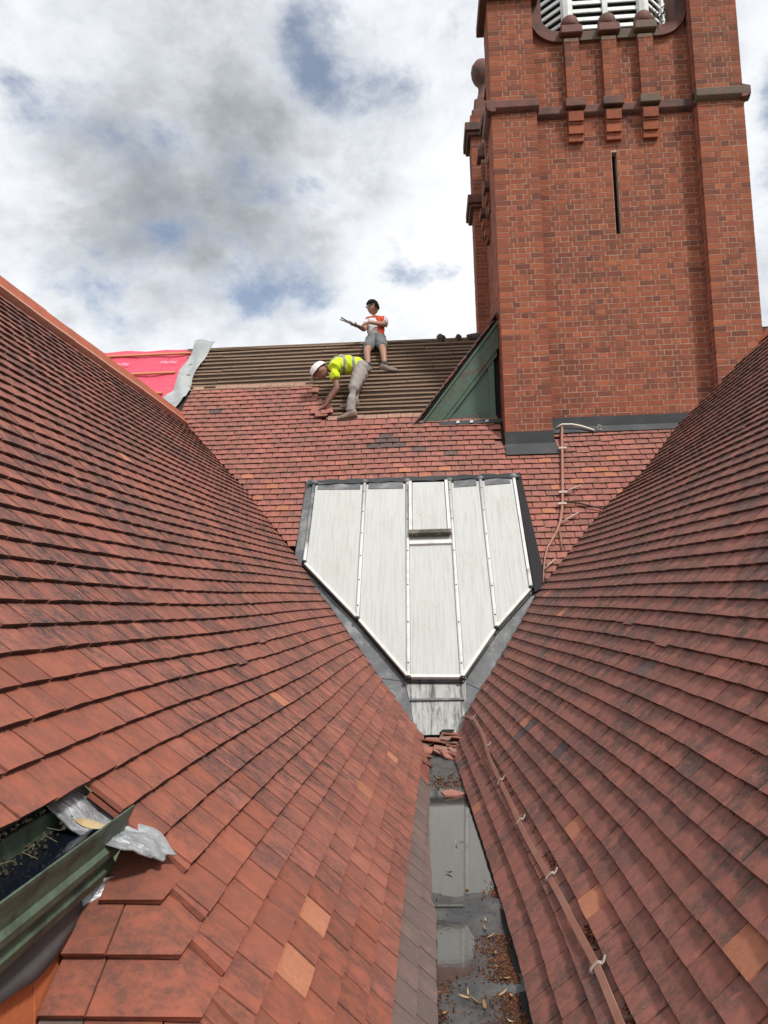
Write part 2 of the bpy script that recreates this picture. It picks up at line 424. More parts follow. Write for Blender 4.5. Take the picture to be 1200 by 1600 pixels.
# orange ridge: angular ridge tiles bedded on mortar
ry = .4; k = 0
while ry < 10.25:
    L = .43; p = S_left(2.47, ry); q = S_left(2.47, ry+L-.008)
    dz = .004*math.sin(k*2.1)
    m = MB()
    for pp, qq in ((p, q),):
        a0 = Vector((pp.x+.03, pp.y, pp.z-.045+dz)); b0 = Vector((pp.x-.09, pp.y, pp.z+.185+dz)); c0 = Vector((pp.x-.23, pp.y, pp.z-.05+dz))
        t = Vector((0,0,-.016)); d = Vector((qq.x-pp.x, qq.y-pp.y, qq.z-pp.z))
        m.prism([a0, b0+Vector((.012,0,0)), b0-Vector((.012,0,0)), c0, c0+Vector((.02,0,0)), b0+Vector((0,0,-.025)), a0-Vector((.02,0,0))], d, r=hsh(k))
    bevel(m.build('ridge_tile', M_RIDGE, left), .006)
    ry += L; k += 1
m = MB()
pts = [S_left(2.455, y) for y in np.linspace(.4, 10.2, 40)]
for a, b in zip(pts[:-1], pts[1:]):
    w = .014+.008*hsh(a.y*3)
    m.bar(a+Vector((.012,0,.004)), b+Vector((.012,.001,.004)), .05, .035+w, up=(.75,0,.65))
m.build('ridge_mortar', M_MORTAR, left)
m = MB(); m.poly([(-3.42,.3,2.52),(-3.5,10.35,2.5),(-6.6,10.35,-1.3),(-6.5,.3,-1.3)]); m.build('back_slope', M_TILE_D, left)

# ------------------------------------------------------------------ right roof
right = thing('tiled_roof', (1.8, 5, 0), 'weathered brown clay tiled roof slope on the right in front of the tower', 'roof')
Z0R = -1.356; rowsR = [Z0R+i*GAUGE_Z for i in range(51)]
def rangeR(z, i):
    hi = yv(z)-.03-.11*sm((.05-z)/.25)
    if z > 2.1: hi = lerp(9.9, 8.35, min(1.1, (z-2.1)/.5))
    return .45, hi
ORR = [(.539,2.842),(.613,5.31),(.727,1.933),(1.074,6.511),(.60,3.45)]
DKR = [(.654,4.323),(.552,5.256),(.60,5.12)]
def pickR(P, i, a):
    for x, y in ORR:
        if abs(P.y-y) < .083 and abs(P.x-.02-x) < .034: return 1
    for x, y in DKR:
        if abs(P.y-y) < .083 and abs(P.x-.02-x) < .034: return 2
    h = hsh(i*2.3, a*2.7)
    return 1 if h > .9975 else 2 if h < .006 else 0
lay_tiles(right, S_right, rowsR, rangeR, -1, [M_TILE_R, M_TILE_O, M_TILE_D], pickR, ltol=.6)
deck(right, S_right, [Z0R+.02+i*.2 for i in range(20)], lambda z: [.45+(rangeR(z, 5)[1]-.45)*k/24 for k in range(25)])
# ridge and hidden far hip of the right roof
ry = .5; k = 0
while ry < 8.2:
    p = S_right(2.62, ry); m = MB()
    a0 = Vector((p.x-.03, p.y, p.z-.04)); b0 = Vector((p.x+.08, p.y, p.z+.12)); c0 = Vector((p.x+.2, p.y, p.z-.05))
    m.prism([a0, b0, c0, c0-Vector((.02,0,0)), b0-Vector((0,0,.025)), a0+Vector((.02,0,0))], (0, .42, 0), r=hsh(k, 2))
    m.build('ridge_tile', M_RIDGE, right); ry += .43; k += 1
m = MB(); m.poly([(3.68,.4,2.66),(3.72,8.4,2.66),(6.9,8.4,-1.3),(6.9,.4,-1.3)])
m.poly([(3.72,8.4,2.62),(3.27,9.88,2.07),(5.6,9.7,-.5),(6.9,8.4,-1.3)]); m.build('back_slope', M_TILE_D, right)

# ------------------------------------------------------------------ main roof
M_BATTEN = plain('weathered_batten', (.215,.142,.094), .9, .4, 25, bumpv=.4, stain=(.105,.068,.046), stain_amt=.7, streak=(3, 60, 60))
M_BOARD = plain('sarking_board', (.045,.030,.022), .95, .4, 9, stain=(.03,.022,.018))
M_REDMEM = G('red_membrane')
_n = M_REDMEM.noise(5, 5, .6, 1.2, stretch=(1, 2.2, 2.2)); _h = M_REDMEM.noise(26, 3, .6)
M_REDMEM.bump(_n, .7, .06)
M_REDMEM = M_REDMEM.done(M_REDMEM.val((.70,.075,.13), _n, .8, 1.3), .55)
M_NEWWOOD = plain('orange_treated_batten', (.52,.20,.10), .75, .2, 30)
M_GREYSHEET = plain('grey_sheet', (.36,.38,.38), .7, .18, 9, bumpv=.5, stain=(.24,.26,.27), stain_amt=.5)
main = thing('tiled_roof', (0, 9.5, 1), 'steep red main roof slope at the back, half stripped to its battens', 'roof')
rowsM = [-1.35+i*GAUGE_Z for i in range(70)]
RIDGE_Z = 3.86
def rangeM(z, i):
    lo = np.interp(z, *LF)-.05 if z < 2.6 else -3.36-(2.9-z)*.15
    hi = np.interp(z, *RF)+.05 if z < 2.3 else 3.2
    return lo, hi
def edge_left(z):           # right-hand end of the tiles that still lie under the stripped area
    return -1.44 if z > 2.74 else -1.36 if z > 2.60 else -1.40 if z > 2.50 else -1.28
def skipM(P, i, a):
    x, z = P.x, P.z
    if z > 2.97: return True
    if z > 2.32 and x > edge_left(z)-.06+.05*hsh(i, 4): return True
    if -1.44 < x < 1.13 and z < 1.33: return True
    if -.9 < x < .9 and z < 1.4: return True
    if .98 < x < 1.70 and z > 1.76: return True
    if x >= 1.70 and z > 2.03: return True
    if x < -1.25 and z < .50: return True
    if x > 1.0 and z < .0: return True
    if abs(x-1.50) < .07 and abs(z-.26) < .05 : return True
    return False
def pickM(P, i, a):
    if -.72 < P.x < -.22 and 1.80 < P.z < 2.02 and abs(P.x+.47)/.27+abs(P.z-1.90)/.15 < 1.05: return 2
    if -.15 < P.x < .35 and 1.64 < P.z < 1.80 and hsh(i, a*3) < .15: return 2
    h = hsh(i*2.9, a*1.7)
    if P.z < 1.6 and h > .955: return 1
    return 2 if h < .002 else 0
lay_tiles(main, S_main, rowsM, rangeM, 1, [M_TILE_M, M_TILE_O, M_TILE_D], pickM, skipM, ltol=1.2, sink=.012)
m = MB(); nn = Vector((0, -MT, 1)).normalized()
def pm(x, z, w=0.0): return Vector((x, (z-MC)/MT, z)) + nn*w
m.poly([pm(-7.5,-1.4,-.03), pm(6.5,-1.4,-.03), pm(6.5,RIDGE_Z,-.03), pm(-7.5,RIDGE_Z,-.03)])
m.build('roof_deck', M_BOARD, main)
m = MB(); m.poly([(-7.5, 11.42, RIDGE_Z-.02), (6.5, 11.42, RIDGE_Z-.02), (6.5, 16, -1.4), (-7.5, 16, -1.4)]); m.build('back_slope', M_TILE_D, main)
# bare battens
z = 2.40; k = 0
while z < RIDGE_Z:
    x0 = -3.36+.10*(3.9-z)*0-(.22*(z-2.6)) if z > 2.97 else edge_left(z)-.05
    x1 = .06+(z-2.30)/1.28 if z < 3.55 else 1.0
    x1 = min(x1, 1.02)
    cuts = [x0]+sorted(x0+(x1-x0)*(q+.3+.5*hsh(k, q, 7))/3 for q in range(3 if x1-x0 > 2 else 1))+[x1]
    for ja, (ca, cb) in enumerate(zip(cuts[:-1], cuts[1:])):
        if cb-ca < .05: continue
        m = MB(); n = 4; dz = (hsh(k, ja, 2)-.5)*.012; hgt = .034+.008*hsh(k, ja, 3); wq = .012+.006*hsh(k, ja, 5)
        wob = lambda x: dz+.006*math.sin(x*1.9+k*1.7)
        for j in range(n):
            xa, xb = lerp(ca+.004, cb-.004, j/n), lerp(ca+.004, cb-.004, (j+1)/n)
            m.bar(pm(xa, z+wob(xa), wq), pm(xb, z+wob(xb), wq), hgt, .028, up=nn)
        m.build('batten', M_BATTEN, main)
    z += GAUGE_Z*.985; k += 1
# mortar-bedded top edges of the remaining tiles
m = MB()
for x in np.arange(-3.25, -1.5, .165):
    if hsh(x*3, 2) > .12: m.obox(Matrix.Translation(pm(x, 3.03+.012*hsh(x), .022)) @ Matrix.Rotation(math.atan(MT), 4, 'X'), .158, .075, .02, r=hsh(x, 4))
for x in np.arange(-1.22, 0, .165):
    m.obox(Matrix.Translation(pm(x, 2.385+.01*hsh(x), .022)) @ Matrix.Rotation(math.atan(MT), 4, 'X'), .158, .085, .02, r=hsh(x, 5))
m.build('top_course', plain('pale_back_of_tile', (.36,.21,.15), .9, .3, 30, stain=(.20,.13,.10)), main)
# ridge board and lumps of old bedding mortar
m = MB(); m.bar((-3.62, 11.40, RIDGE_Z-.005), (1.0, 11.40, RIDGE_Z-.02), .05, .05); m.build('ridge_board', M_BATTEN, main)
for x, w, h in ((.30,.13,.07), (.56,.08,.06), (.83,.30,.07), (.95,.16,.09)):
    bm = bmesh.new(); bmesh.ops.create_icosphere(bm, subdivisions=2, radius=1)
    for v in bm.verts: v.co *= (.8+.4*hsh(v.co.x*3, v.co.y*5, v.co.z*7, x)); v.co = Vector((v.co.x*w*.6+x, v.co.y*.07+11.40, v.co.z*h+RIDGE_Z+.01))
    me = bpy.data.meshes.new('bedding_mortar'); bm.to_mesh(me); bm.free(); me.materials.append(plain('old_mortar', (.10,.075,.065), .95, .4, 30)); link('bedding_mortar', me, main)

# red roofing membrane on the part already stripped
mem = thing('roofing_membrane', (-4.2, 11, 3.3), 'bright red roofing membrane with two battens behind the left ridge', 'membrane')
m = MB(); nx, nz = 30, 14; vv = []
for j in range(nz+1):
    for i in range(nx+1):
        zz = lerp(2.3, RIDGE_Z+.03, j/nz); x = lerp(-6.6, -3.46-.20*(3.89-zz), i/nx)
        w = .012+.012*math.sin(x*5+zz*4)*math.sin(zz*9+x) + .008*math.sin(x*11-zz*6)
        vv.append(pm(x, zz, w))
m.mesh(vv, [(j*(nx+1)+i, j*(nx+1)+i+1, (j+1)*(nx+1)+i+1, (j+1)*(nx+1)+i) for j in range(nz) for i in range(nx)])
m.build('sheet', M_REDMEM, mem, True)
for z, x1 in ((3.76, -3.55), (3.36, -3.68), (2.96, -3.75)):
    m = MB(); m.bar(pm(-6.5, z, .045), pm(x1, z+.0, .045), .038, .025, up=nn); m.build('batten', M_NEWWOOD, mem)
M_PRINT = plain('white_print', (.80,.45,.52), .6, .1)
rotm = Matrix.Rotation(math.atan(MT), 4, 'X')
for x, z, s in ((-4.72, 3.56, 'Marley'), (-3.98, 3.56, 'Marley'), (-4.42, 3.02, 'Marley'), (-5.4, 3.56, 'Marley')):
    cu = bpy.data.curves.new('print', 'FONT'); cu.body = s; cu.size = .095; cu.shear = .3
    to = bpy.data.objects.new('tmp', cu); COL.objects.link(to)
    bpy.context.view_layer.update(); me = bpy.data.meshes.new_from_object(to.evaluated_get(bpy.context.evaluated_depsgraph_get()))
    bpy.data.objects.remove(to); me.materials.append(M_PRINT)
    me.transform(Matrix.Translation(pm(x, z, .047)) @ rotm); link('printed_lettering', me, mem)
# loose grey sheet between membrane and battens
sh = MB(); n = 26; vv = []
cl = [(-3.36,3.95),(-3.41,3.78),(-3.43,3.58),(-3.49,3.38),(-3.50,3.18),(-3.49,3.02),(-3.53,2.90),(-3.60,2.78),(-3.70,2.68)]
cl = cl[::-1]
wd = [.42,.36,.28,.24,.23,.24,.25,.27,.30]
for j in range(n+1):
    t = j/n*(len(cl)-1); i = min(int(t), len(cl)-2); u = t-i
    cx, cz, ww = lerp(cl[i][0], cl[i+1][0], u), lerp(cl[i][1], cl[i+1][1], u), lerp(wd[i], wd[i+1], u)
    for q in range(9):
        s = q/8-.5; lift = .05+.018*math.sin(j*.5+q*.7)+.008*math.sin(j*1.3-q*.5) + .05*sm((t-7)/1)
        vv.append(pm(cx+ww*s, cz+.06*s*math.sin(j*.6)+(.02 if j == n else 0)*(1-abs(s)*2), lift))
sh.mesh(vv, [(j*9+q, j*9+q+1, (j+1)*9+q+1, (j+1)*9+q) for j in range(n) for q in range(8)])
o = sh.build('protective_sheet', M_GREYSHEET); so_ = o.modifiers.new('thick', 'SOLIDIFY'); so_.thickness = .006
tag(o, 'crumpled grey sheet strip laid up the roof between red membrane and bare battens', 'sheet')

# ------------------------------------------------------------------ skylight
M_LEAD = plain('grey_lead', (.115,.122,.130), .6, .45, 9, metal=.1, bumpv=.35, stain=(.30,.31,.305), stain_amt=.8)
M_LEADD = plain('dark_lead', (.032,.035,.039), .6, .3, 8, bumpv=.25, stain=(.07,.074,.078), stain_amt=.5)
M_FELT = plain('black_felt', (.016,.016,.018), .9, .4, 20, bumpv=.3)
def glazing_mat():
    g = G('clouded_glazing')
    st = g.noise(1.0, 5, .72, stretch=(46, 2.0, 2.0)); sp = g.noise(70, 3, .7); bl = g.noise(2.2, 4, .6)
    wires = g.noise(1.0, 2, .5, 0, stretch=(160, 1.0, 1.0))
    c = g.mix(g.rng(st, .40, .85), (.53,.545,.53), (.36,.375,.36))
    c = g.mix(g.math('MULTIPLY', g.rng(wires, .45, .7), .16), c, (.34,.35,.33))
    c = g.mix(g.math('MULTIPLY', g.rng(bl, .50, .74), .28), c, (.46,.455,.36))
    c = g.mix(g.math('MULTIPLY', g.math('MULTIPLY', g.rng(sp, .57, .66), g.rng(bl, .40, .66)), .5), c, (.16,.16,.145))
    g.bump(st, .15, .003)
    return g.done(c, .32, 0, .5)
M_GLAZ = glazing_mat()
M_ALU = plain('white_glazing_bar', (.70,.70,.685), .45, .1, 20, stain=(.42,.41,.37), stain_amt=.45)
M_BLACK = plain('black_end_cap', (.012,.012,.013), .6, .1)
sky_l = thing('skylight', (0, 8.4, .3), 'pointed patent glazing skylight of clouded white panes in the main roof', 'skylight')
def ps(x, y, w=0.0): return Vector((x, y, MT*y+MC)) + nn*w
W = .085
bars = [(-1.365,9.27,8.47),(-.745,9.255,7.965),(-.228,9.25,7.50),(.28,9.24,7.49),(.65,9.25,7.86),(1.052,9.265,8.18)]
for i in range(5):
    (xa, ta, ba), (xb, tb, bb) = bars[i], bars[i+1]
    g0 = .022
    if i == 2:
        poly = [ps(xa+g0,8.74,W), ps(xb-g0,8.74,W), ps(xb-g0,bb-.015,W), ps(xa+g0,ba-.015,W)]
    else: poly = [ps(xa+g0,ta,W), ps(xb-g0,tb,W), ps(xb-g0,bb-.012,W), ps(xa+g0,ba-.012,W)]
    m = MB(); m.prism(poly, -nn*.012); m.build('pane', M_GLAZ, sky_l)
    if i != 2:      # lead strip dressed over the head of the pane
        m = MB(); m.prism([ps(xa+.05,ta+.02,W+.008), ps(xb-.05,tb+.02,W+.008), ps(xb-.05,tb-.055,W+.008), ps(xa+.05,ta-.055,W+.008)], -nn*.006); m.build('head_flashing', M_LEAD, sky_l)
    # white lower edge
    m = MB(); m.bar(ps(xa, ba-.02, W-.005), ps(xb, bb-.02, W-.005), .03, .045, up=nn); m.build('bottom_rail', M_ALU, sky_l)
# opening vent in the middle bay
v = MB(); v.prism([ps(-.165,9.225,W+.05), ps(.215,9.22,W+.05), ps(.222,8.70,W+.05), ps(-.17,8.70,W+.05)], -nn*.03)
vent = v.build('vent_pane', M_GLAZ, sky_l)
m = MB(); m.bar(ps(-.19,9.23,W+.045), ps(-.192,8.69,W+.045), .035, .05, up=nn); m.build('vent_frame', M_ALU, vent)
m = MB(); m.bar(ps(.238,9.23,W+.045), ps(.243,8.69,W+.045), .035, .05, up=nn); m.build('vent_frame', M_ALU, vent)
m = MB(); m.bar(ps(-.21,8.675,W+.055), ps(.262,8.675,W+.055), .055, .05, up=nn); m.build('vent_sill', plain('mossy_sill', (.075,.07,.055), .9, .5, 40, stain=(.28,.27,.22), stain_amt=.6), vent)
m = MB(); m.bar(ps(-.21,8.60,W+.012), ps(.262,8.60,W+.012), .05, .03, up=nn); m.build('vent_bottom_rail', M_ALU, vent)
for i, (x, t, b) in enumerate(bars):
    m = MB(); pr = []
    inner = i in (2, 3)
    for q in range(9):
        a = math.pi*q/8; pr.append((math.cos(a)*.020, math.sin(a)*.024))
    lo = b-.03 if i not in (0, 5) else b-.02
    hi = t+.005 if i not in (0, 5) else (t if i == 0 else b+.14)
    if i == 0: hi = b+.16
    p0 = [ps(x+u, lo, W+.003+w) for u, w in pr]; p1 = [ps(x+u, hi, W+.003+w) for u, w in pr]
    n9 = len(pr); m.mesh(p0+p1, [(k, k+1, n9+k+1, n9+k) for k in range(n9-1)]+[tuple(range(n9)), tuple(range(2*n9-1, n9-1, -1)), (0, n9, 2*n9-1, n9-1)])
    bar = m.build('glazing_bar', M_ALU, sky_l, True)
    m = MB(); m.tube([ps(x, lo-.012, W+.008), ps(x, lo+.006, W+.010)], .027, 10); m.build('end_cap', M_BLACK, bar)
    if i in (0, 5):
        m = MB(); m.bar(ps(x, hi, W-.005), ps(x, t, W-.005), .03, .04, up=nn); m.build('edge_bar', M_LEAD if i == 0 else M_ALU, bar)
    else:
        m = MB()
        for q in range(6):
            yy = lerp(lo+.1, hi-.1, q/5); m.lathe(ps(x, yy, W+.026), [(.008,-.004),(.008,.004),(.003,.007)], 8)
        tag(m.build('screw_heads', M_BLACK, bar), kind='stuff')
# rolled lead at the head of every bar
for i, (x, t, b) in enumerate(bars):
    m = MB(); m.lathe(ps(x, t+.03, W-.02), [(.05,-.02),(.048,.02),(.03,.045),(.005,.052)], 10); m.build('lead_boss', M_LEAD, sky_l, True)
# kerb upstands and flashings
m = MB()
out = [(-1.39,9.33),(-1.40,8.45),(-.75,7.92),(-.24,7.455),(.29,7.445),(.665,7.82),(1.085,8.15),(1.085,9.33)]
for a, b in zip(out, out[1:]+out[:1]):
    m.mesh([ps(*a, -.02), ps(*b, -.02), ps(*b, W-.025), ps(*a, W-.025)], [(0,1,2,3)])
m.build('kerb', M_LEADD, sky_l)
m = MB(); vv = []
for j in range(3):
    for i in range(31):
        x = lerp(-1.45, 1.13, i/30); vv.append(ps(x, (9.265, 9.315, 9.355)[j] + .006*math.sin(i*1.7+j), (W+.02, W-.01, .05)[j]+.006*math.sin(i*2.3)))
m.mesh(vv, [(j*31+i, j*31+i+1, (j+1)*31+i+1, (j+1)*31+i) for j in range(2) for i in range(30)]); m.build('top_flashing', M_LEADD, sky_l, True)
m = MB(); m.prism([ps(-1.47,9.36,.05), ps(-1.375,9.33,.075), ps(-1.385,8.42,.075), ps(-1.49,8.50,.05)], -nn*.02); m.build('left_flashing', M_LEAD, sky_l)
m = MB(); m.prism([ps(1.075,9.30,.085), ps(1.145,9.37,.05), ps(1.225,8.20,.045), ps(1.085,8.13,.07)], -nn*.02); m.build('right_flashing', M_FELT, sky_l)
# lead valley trays around the point of the skylight
m = MB()
LV = [(-1.60,8.62),(-1.05,8.08),(-.50,7.50),(-.14,7.11)]; LI = [(-1.38,8.46),(-.75,7.94),(-.24,7.47),(-.14,7.40)]
RV = [(1.30,8.30),(.86,7.80),(.46,7.40),(.32,7.11)]; RI = [(1.07,8.17),(.66,7.84),(.29,7.46),(.25,7.40)]
for A, B in ((LV, LI), (RI, RV)):
    m = MB()
    for k in range(3):
        st = .006*(k % 2)
        m.prism([ps(*A[k], .018+st), ps(*B[k], .018+st), ps(*B[k+1], .018+st), ps(*A[k+1], .018+st)], -nn*.01)
    m.build('valley_tray', M_LEAD, sky_l)
def conc():
    g = G('stained_apron'); st = g.noise(1, 6, .7, .3, stretch=(22, 2.5, 2.5)); bl = g.noise(9, 5, .6, .5)
    c = g.mix(g.rng(st, .42, .66), (.42,.43,.42), (.085,.09,.09)); c = g.mix(g.math('MULTIPLY', g.rng(bl, .5, .68), .5), c, (.52,.53,.51))
    g.bump(bl, .4, .01); return g.done(c, .75)
M_APR = conc()
m = MB(); m.prism([ps(-.27,7.50,.03), ps(.32,7.49,.03), ps(.30,7.33,.025), ps(-.22,7.33,.025)], -nn*.012); m.build('throat_sheet', M_APR, sky_l)
m = MB(); m.prism([ps(-.215,7.335,.022), ps(.295,7.335,.022), Vector((.27,7.09,-1.255)), Vector((-.17,7.09,-1.255))], -nn*.012); m.build('apron', M_APR, sky_l)
m = MB(); m.bar(ps(-.21,7.335,.036), ps(.29,7.335,.036), .02, .016, up=nn); m.build('apron_welt', M_LEAD, sky_l)

# ------------------------------------------------------------------ valley gutter between the roofs
def gutter_mat():
    g = G('wet_asphalt_gutter')
    a = g.noise(7, 6, .65, .5); b = g.noise(60, 4, .65); c0 = g.noise(2.3, 4, .6, .4, stretch=(2, 1, 1))
    c = g.mix(g.rng(a, .4, .62), (.030,.031,.033), (.070,.070,.068)); c = g.val(c, b, .7, 1.35)
    c = g.mix(g.math('MULTIPLY', g.rng(c0, .52, .66), .45), c, (.10,.050,.030))
    g.bump(g.math('ADD', b, a), .5, .008)
    return g.done(c, g.rng(a, .35, .6, .12, .5), 0, .8)
M_GUT = gutter_mat()
def floor_z(x, y):
    z = np.interp(y, [.4,2.6,2.93,3.05,3.42,3.62,3.78,5.45,5.72,6.2,7.25], [-1.415,-1.402,-1.388,-1.402,-1.402,-1.358,-1.377,-1.377,-1.354,-1.34,-1.275])
    if 2.9 < y < 3.6: z += .016*sm((x-.08)/.09)
    z += .0045*math.sin(x*17+y*6)*math.sin(y*9-x*5)+.0025*math.sin(y*23+x*31)+.003*math.sin(y*5.3+x*11)
    return z + .10*sm((abs(x-.10)-.26)/.12)
vg = thing('valley_gutter', (.1, 4.5, -1.4), 'dark wet valley gutter running between the two tiled slopes', 'gutter')
m = MB(); nx, ny = 26, 200; vv = []
for j in range(ny+1):
    for i in range(nx+1):
        x, y = lerp(-.30, .50, i/nx), lerp(.4, 7.25, j/ny); vv.append((x, y, floor_z(x, y)))
m.mesh(vv, [(j*(nx+1)+i, j*(nx+1)+i+1, (j+1)*(nx+1)+i+1, (j+1)*(nx+1)+i) for j in range(ny) for i in range(nx)])
m.build('gutter_floor', M_GUT, vg, True)
M_TRIM = plain('black_gutter_edge', (.030,.031,.034), .7, .3, 15)
m = MB(); vv = []
for k in range(61):
    y = lerp(.4, 6.6, k/60); vv += [(.262+.004*math.sin(y*3), y, floor_z(.262, y)+.003), (.325, y, floor_z(.325, y)+.004)]
m.mesh(vv, [(2*k, 2*k+1, 2*k+3, 2*k+2) for k in range(60)]); m.build('felt_edge', M_FELT, vg)
m = MB(); m.prism([(-.08,.4,-1.38),(-.14,7.0,-1.26),(-.14,7.0,-1.36),(-.08,.4,-1.45)], (-.012,0,0)); m.build('edge_upstand', M_TRIM, vg)
def water():
    g = G('standing_water'); n = g.noise(40, 3, .5); g.bump(n, .05, .002)
    g.b.inputs['IOR'].default_value = 1.7
    return g.done((.045,.043,.038), .05, 0, .9)
M_WATER = water()
for y0, y1, lev, x0, x1, lab in ((3.55,5.80,-1.3655,-.26,.46,'long shallow puddle in the gutter mirroring the white skylight'),
                                 (2.90,3.62,-1.393,-.24,.30,'smaller puddle nearer the camera in the gutter')):
    m = MB(); m.poly([(x0,y0,lev),(x1,y0,lev),(x1,y1,lev),(x0,y1,lev)])
    tag(m.build('puddle', M_WATER), kind='structure')['label'] = lab

# ------------------------------------------------------------------ brick tower
def brick_mat():
    g = G('red_brick'); r = g.rnd(); r2 = g.math('FRACT', g.math('MULTIPLY', r, 5.77))
    c = g.ramp(r, [(0,(.19,.070,.050)),(.10,(.225,.076,.049)),(.38,(.295,.091,.051)),(.6,(.325,.099,.053)),(.8,(.28,.088,.051)),(.95,(.355,.110,.057)),(1,(.375,.126,.062))])
    c = g.val(c, r2, .88, 1.1)
    fine = g.noise(60, 3, .65); mid = g.noise(9, 4, .6); big = g.noise(.7, 2, .5)
    c = g.val(c, fine, .72, 1.28)
    c = g.mix(g.math('MULTIPLY', g.rng(g.math('ADD', g.math('MULTIPLY', mid, .6), g.math('MULTIPLY', big, .45)), .48, .68), .5), c, (.085,.050,.042))
    c = g.mix(g.math('MULTIPLY', g.rng(fine, .60, .74), .4), c, (.42,.25,.18))
    g.bump(g.math('ADD', fine, mid), .5, .006)
    return g.done(c, .9, 0, .25)
M_BRICK = brick_mat()
M_JOINT = plain('lime_mortar', (.47,.32,.24), .95, .3, 22, bumpv=.3, stain=(.28,.18,.135), stain_amt=.7)
M_TERRA = plain('terracotta_moulding', (.150,.056,.042), .75, .4, 9, bumpv=.4, stain=(.050,.036,.033), stain_amt=.9)
M_TERRAL = plain('lichened_coping', (.15,.092,.068), .85, .4, 26, bumpv=.5, stain=(.10,.10,.075), stain_amt=.8)
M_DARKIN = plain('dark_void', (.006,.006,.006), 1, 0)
tower = thing('brick_tower', (2.68, 11.9, 1.5), 'tall red brick tower with corner piers, string course and narrow slit', 'tower')
CH, BH, BD = .0734, .0635, .1
bricks = []      # (view size, matrix, w, sharable)
def wall(ox, oy, ux, uy, width, z0, z1, hole=None, phase=0, inset=0.0, clip_end=0.0):
    """bricks on a vertical face; (ux,uy) runs along the face, outward normal is (uy,-ux); English bond"""
    nx_, ny_ = uy, -ux
    c0 = int(math.floor(z0/CH)); c1 = int(math.ceil(z1/CH))
    for c in range(c0, c1):
        z = c*CH+CH/2
        header = (c+phase) % 2 == 0
        u = inset; step = .105 if header else .210
        first = True
        while u < width-clip_end-.01:
            w = step
            if first and header: w = .158            # queen closer course next to the corner
            e = min(u+w, width-clip_end)
            if width-clip_end-e < .04: e = width-clip_end
            segs = [(u, e)]
            if hole:
                ns = []
                for a, b in segs:
                    for h0, h1, hz0, hz1 in hole:
                        if hz0 < z < hz1 and b > h0 and a < h1:
                            if a < h0-.02: ns.append((a, h0))
                            if b > h1+.02: ns.append((h1, b))
                            break
                    else: ns.append((a, b))
                segs = ns
            for a, b in segs:
                la = a-.001 if a < 1e-6 else a+.005; rb = b+.001 if b > width-1e-6 else b-.005
                bw = rb-la
                if bw < .015: continue
                mu = (la+rb)/2; pr = .0025*hsh(c, mu*7, ox)
                cx, cy = ox+ux*mu-nx_*(BD/2-pr), oy+uy*mu-ny_*(BD/2-pr)
                M = Matrix(((ux, -nx_, 0, cx), (uy, -ny_, 0, cy), (0, 0, 1, z+(hsh(c, mu)-.5)*.003), (0,0,0,1)))
                bricks.append((view_size((cx, cy, z)) if ux > .5 else 0, M, bw, abs(bw-(step-.010)) < .0005, c+mu))
            u = e; first = False
Y0, Y1, X0, X1 = 9.72, 14.04, 1.035, 4.325
PW, RD = .595, .20
ZB, ZT = 1.5, 8.0
j_ = MB()
def pier(x0, x1, y0, y1, zt, e=.002):
    j_.box(x0+e, x1-e, y0+e, y1-e, -9.9, zt)
pier(X0, X0+PW, Y0, Y0+PW, ZT); pier(X1-PW, X1, Y0, Y0+PW, ZT)
pier(X0, X0+PW, Y1-PW, Y1, 8.75); pier(X1-PW, X1, Y1-PW, Y1, ZT)
SL0, SL1, SZ0, SZ1 = 1.0, 1.07, 4.69, 5.845                      # slit, measured from the left end of the recess
xr = X0+PW; yr = Y0+RD; xe = X1-PW
j_.box(xr-.01, xr+SL0, yr+.002, yr+.4, 1.0, SZ1); j_.box(xr+SL1, xe+.01, yr+.002, yr+.4, 1.0, SZ1)
j_.box(xr+SL0, xr+SL1, yr+.002, yr+.4, 1.0, SZ0); j_.box(xr-.01, xe+.01, yr+.002, yr+.4, SZ1, 7.42)
j_.box(X0+RD+.002, X0+RD+.4, Y0+PW-.01, Y1-PW+.01, -9.9, 7.42)
j_.box(X1-RD-.4, X1-RD-.006, Y0+PW-.01, Y1-PW+.01, -9.9, 7.42)
j_.box(xr, xe, Y1-RD-.4, Y1-RD-.006, -9.9, 7.42)
j_.build('wall_core', M_JOINT, tower)
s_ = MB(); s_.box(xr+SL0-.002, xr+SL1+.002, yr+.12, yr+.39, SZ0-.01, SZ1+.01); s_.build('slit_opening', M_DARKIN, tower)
# brick faces
ZS = 1.75
wall(X0, Y0, 1, 0, PW, ZS, ZT, phase=0); wall(xe, Y0, 1, 0, PW, ZS, ZT, phase=0)
wall(xr, yr, 1, 0, xe-xr, ZS, 7.42, hole=[(SL0, SL1, SZ0, SZ1)], phase=1, inset=0)
wall(X0, Y0+PW, 0, -1, PW, ZS, ZT, phase=1, clip_end=.108)         # left face of the near pier
wall(xe, Y0+RD, 0, -1, RD, ZS, ZT, phase=1, clip_end=.108)         # dark reveal of the right pier
wall(xr, Y0, 0, 1, RD, ZS, ZT, phase=1, inset=.108)
wall(X0+RD, Y1-PW, 0, -1, Y1-Y0-2*PW, 1.9, 7.42, phase=0)          # recessed left wall
wall(X0, Y1-PW, 1, 0, RD, 1.9, 8.75, phase=0)                      # reveal of the far pier
wall(X0, Y1, 0, -1, PW, 1.9, 8.75, phase=1, clip_end=.108)
wall(X1, Y0, 0, 1, PW, ZS, ZT, phase=1, inset=.108)
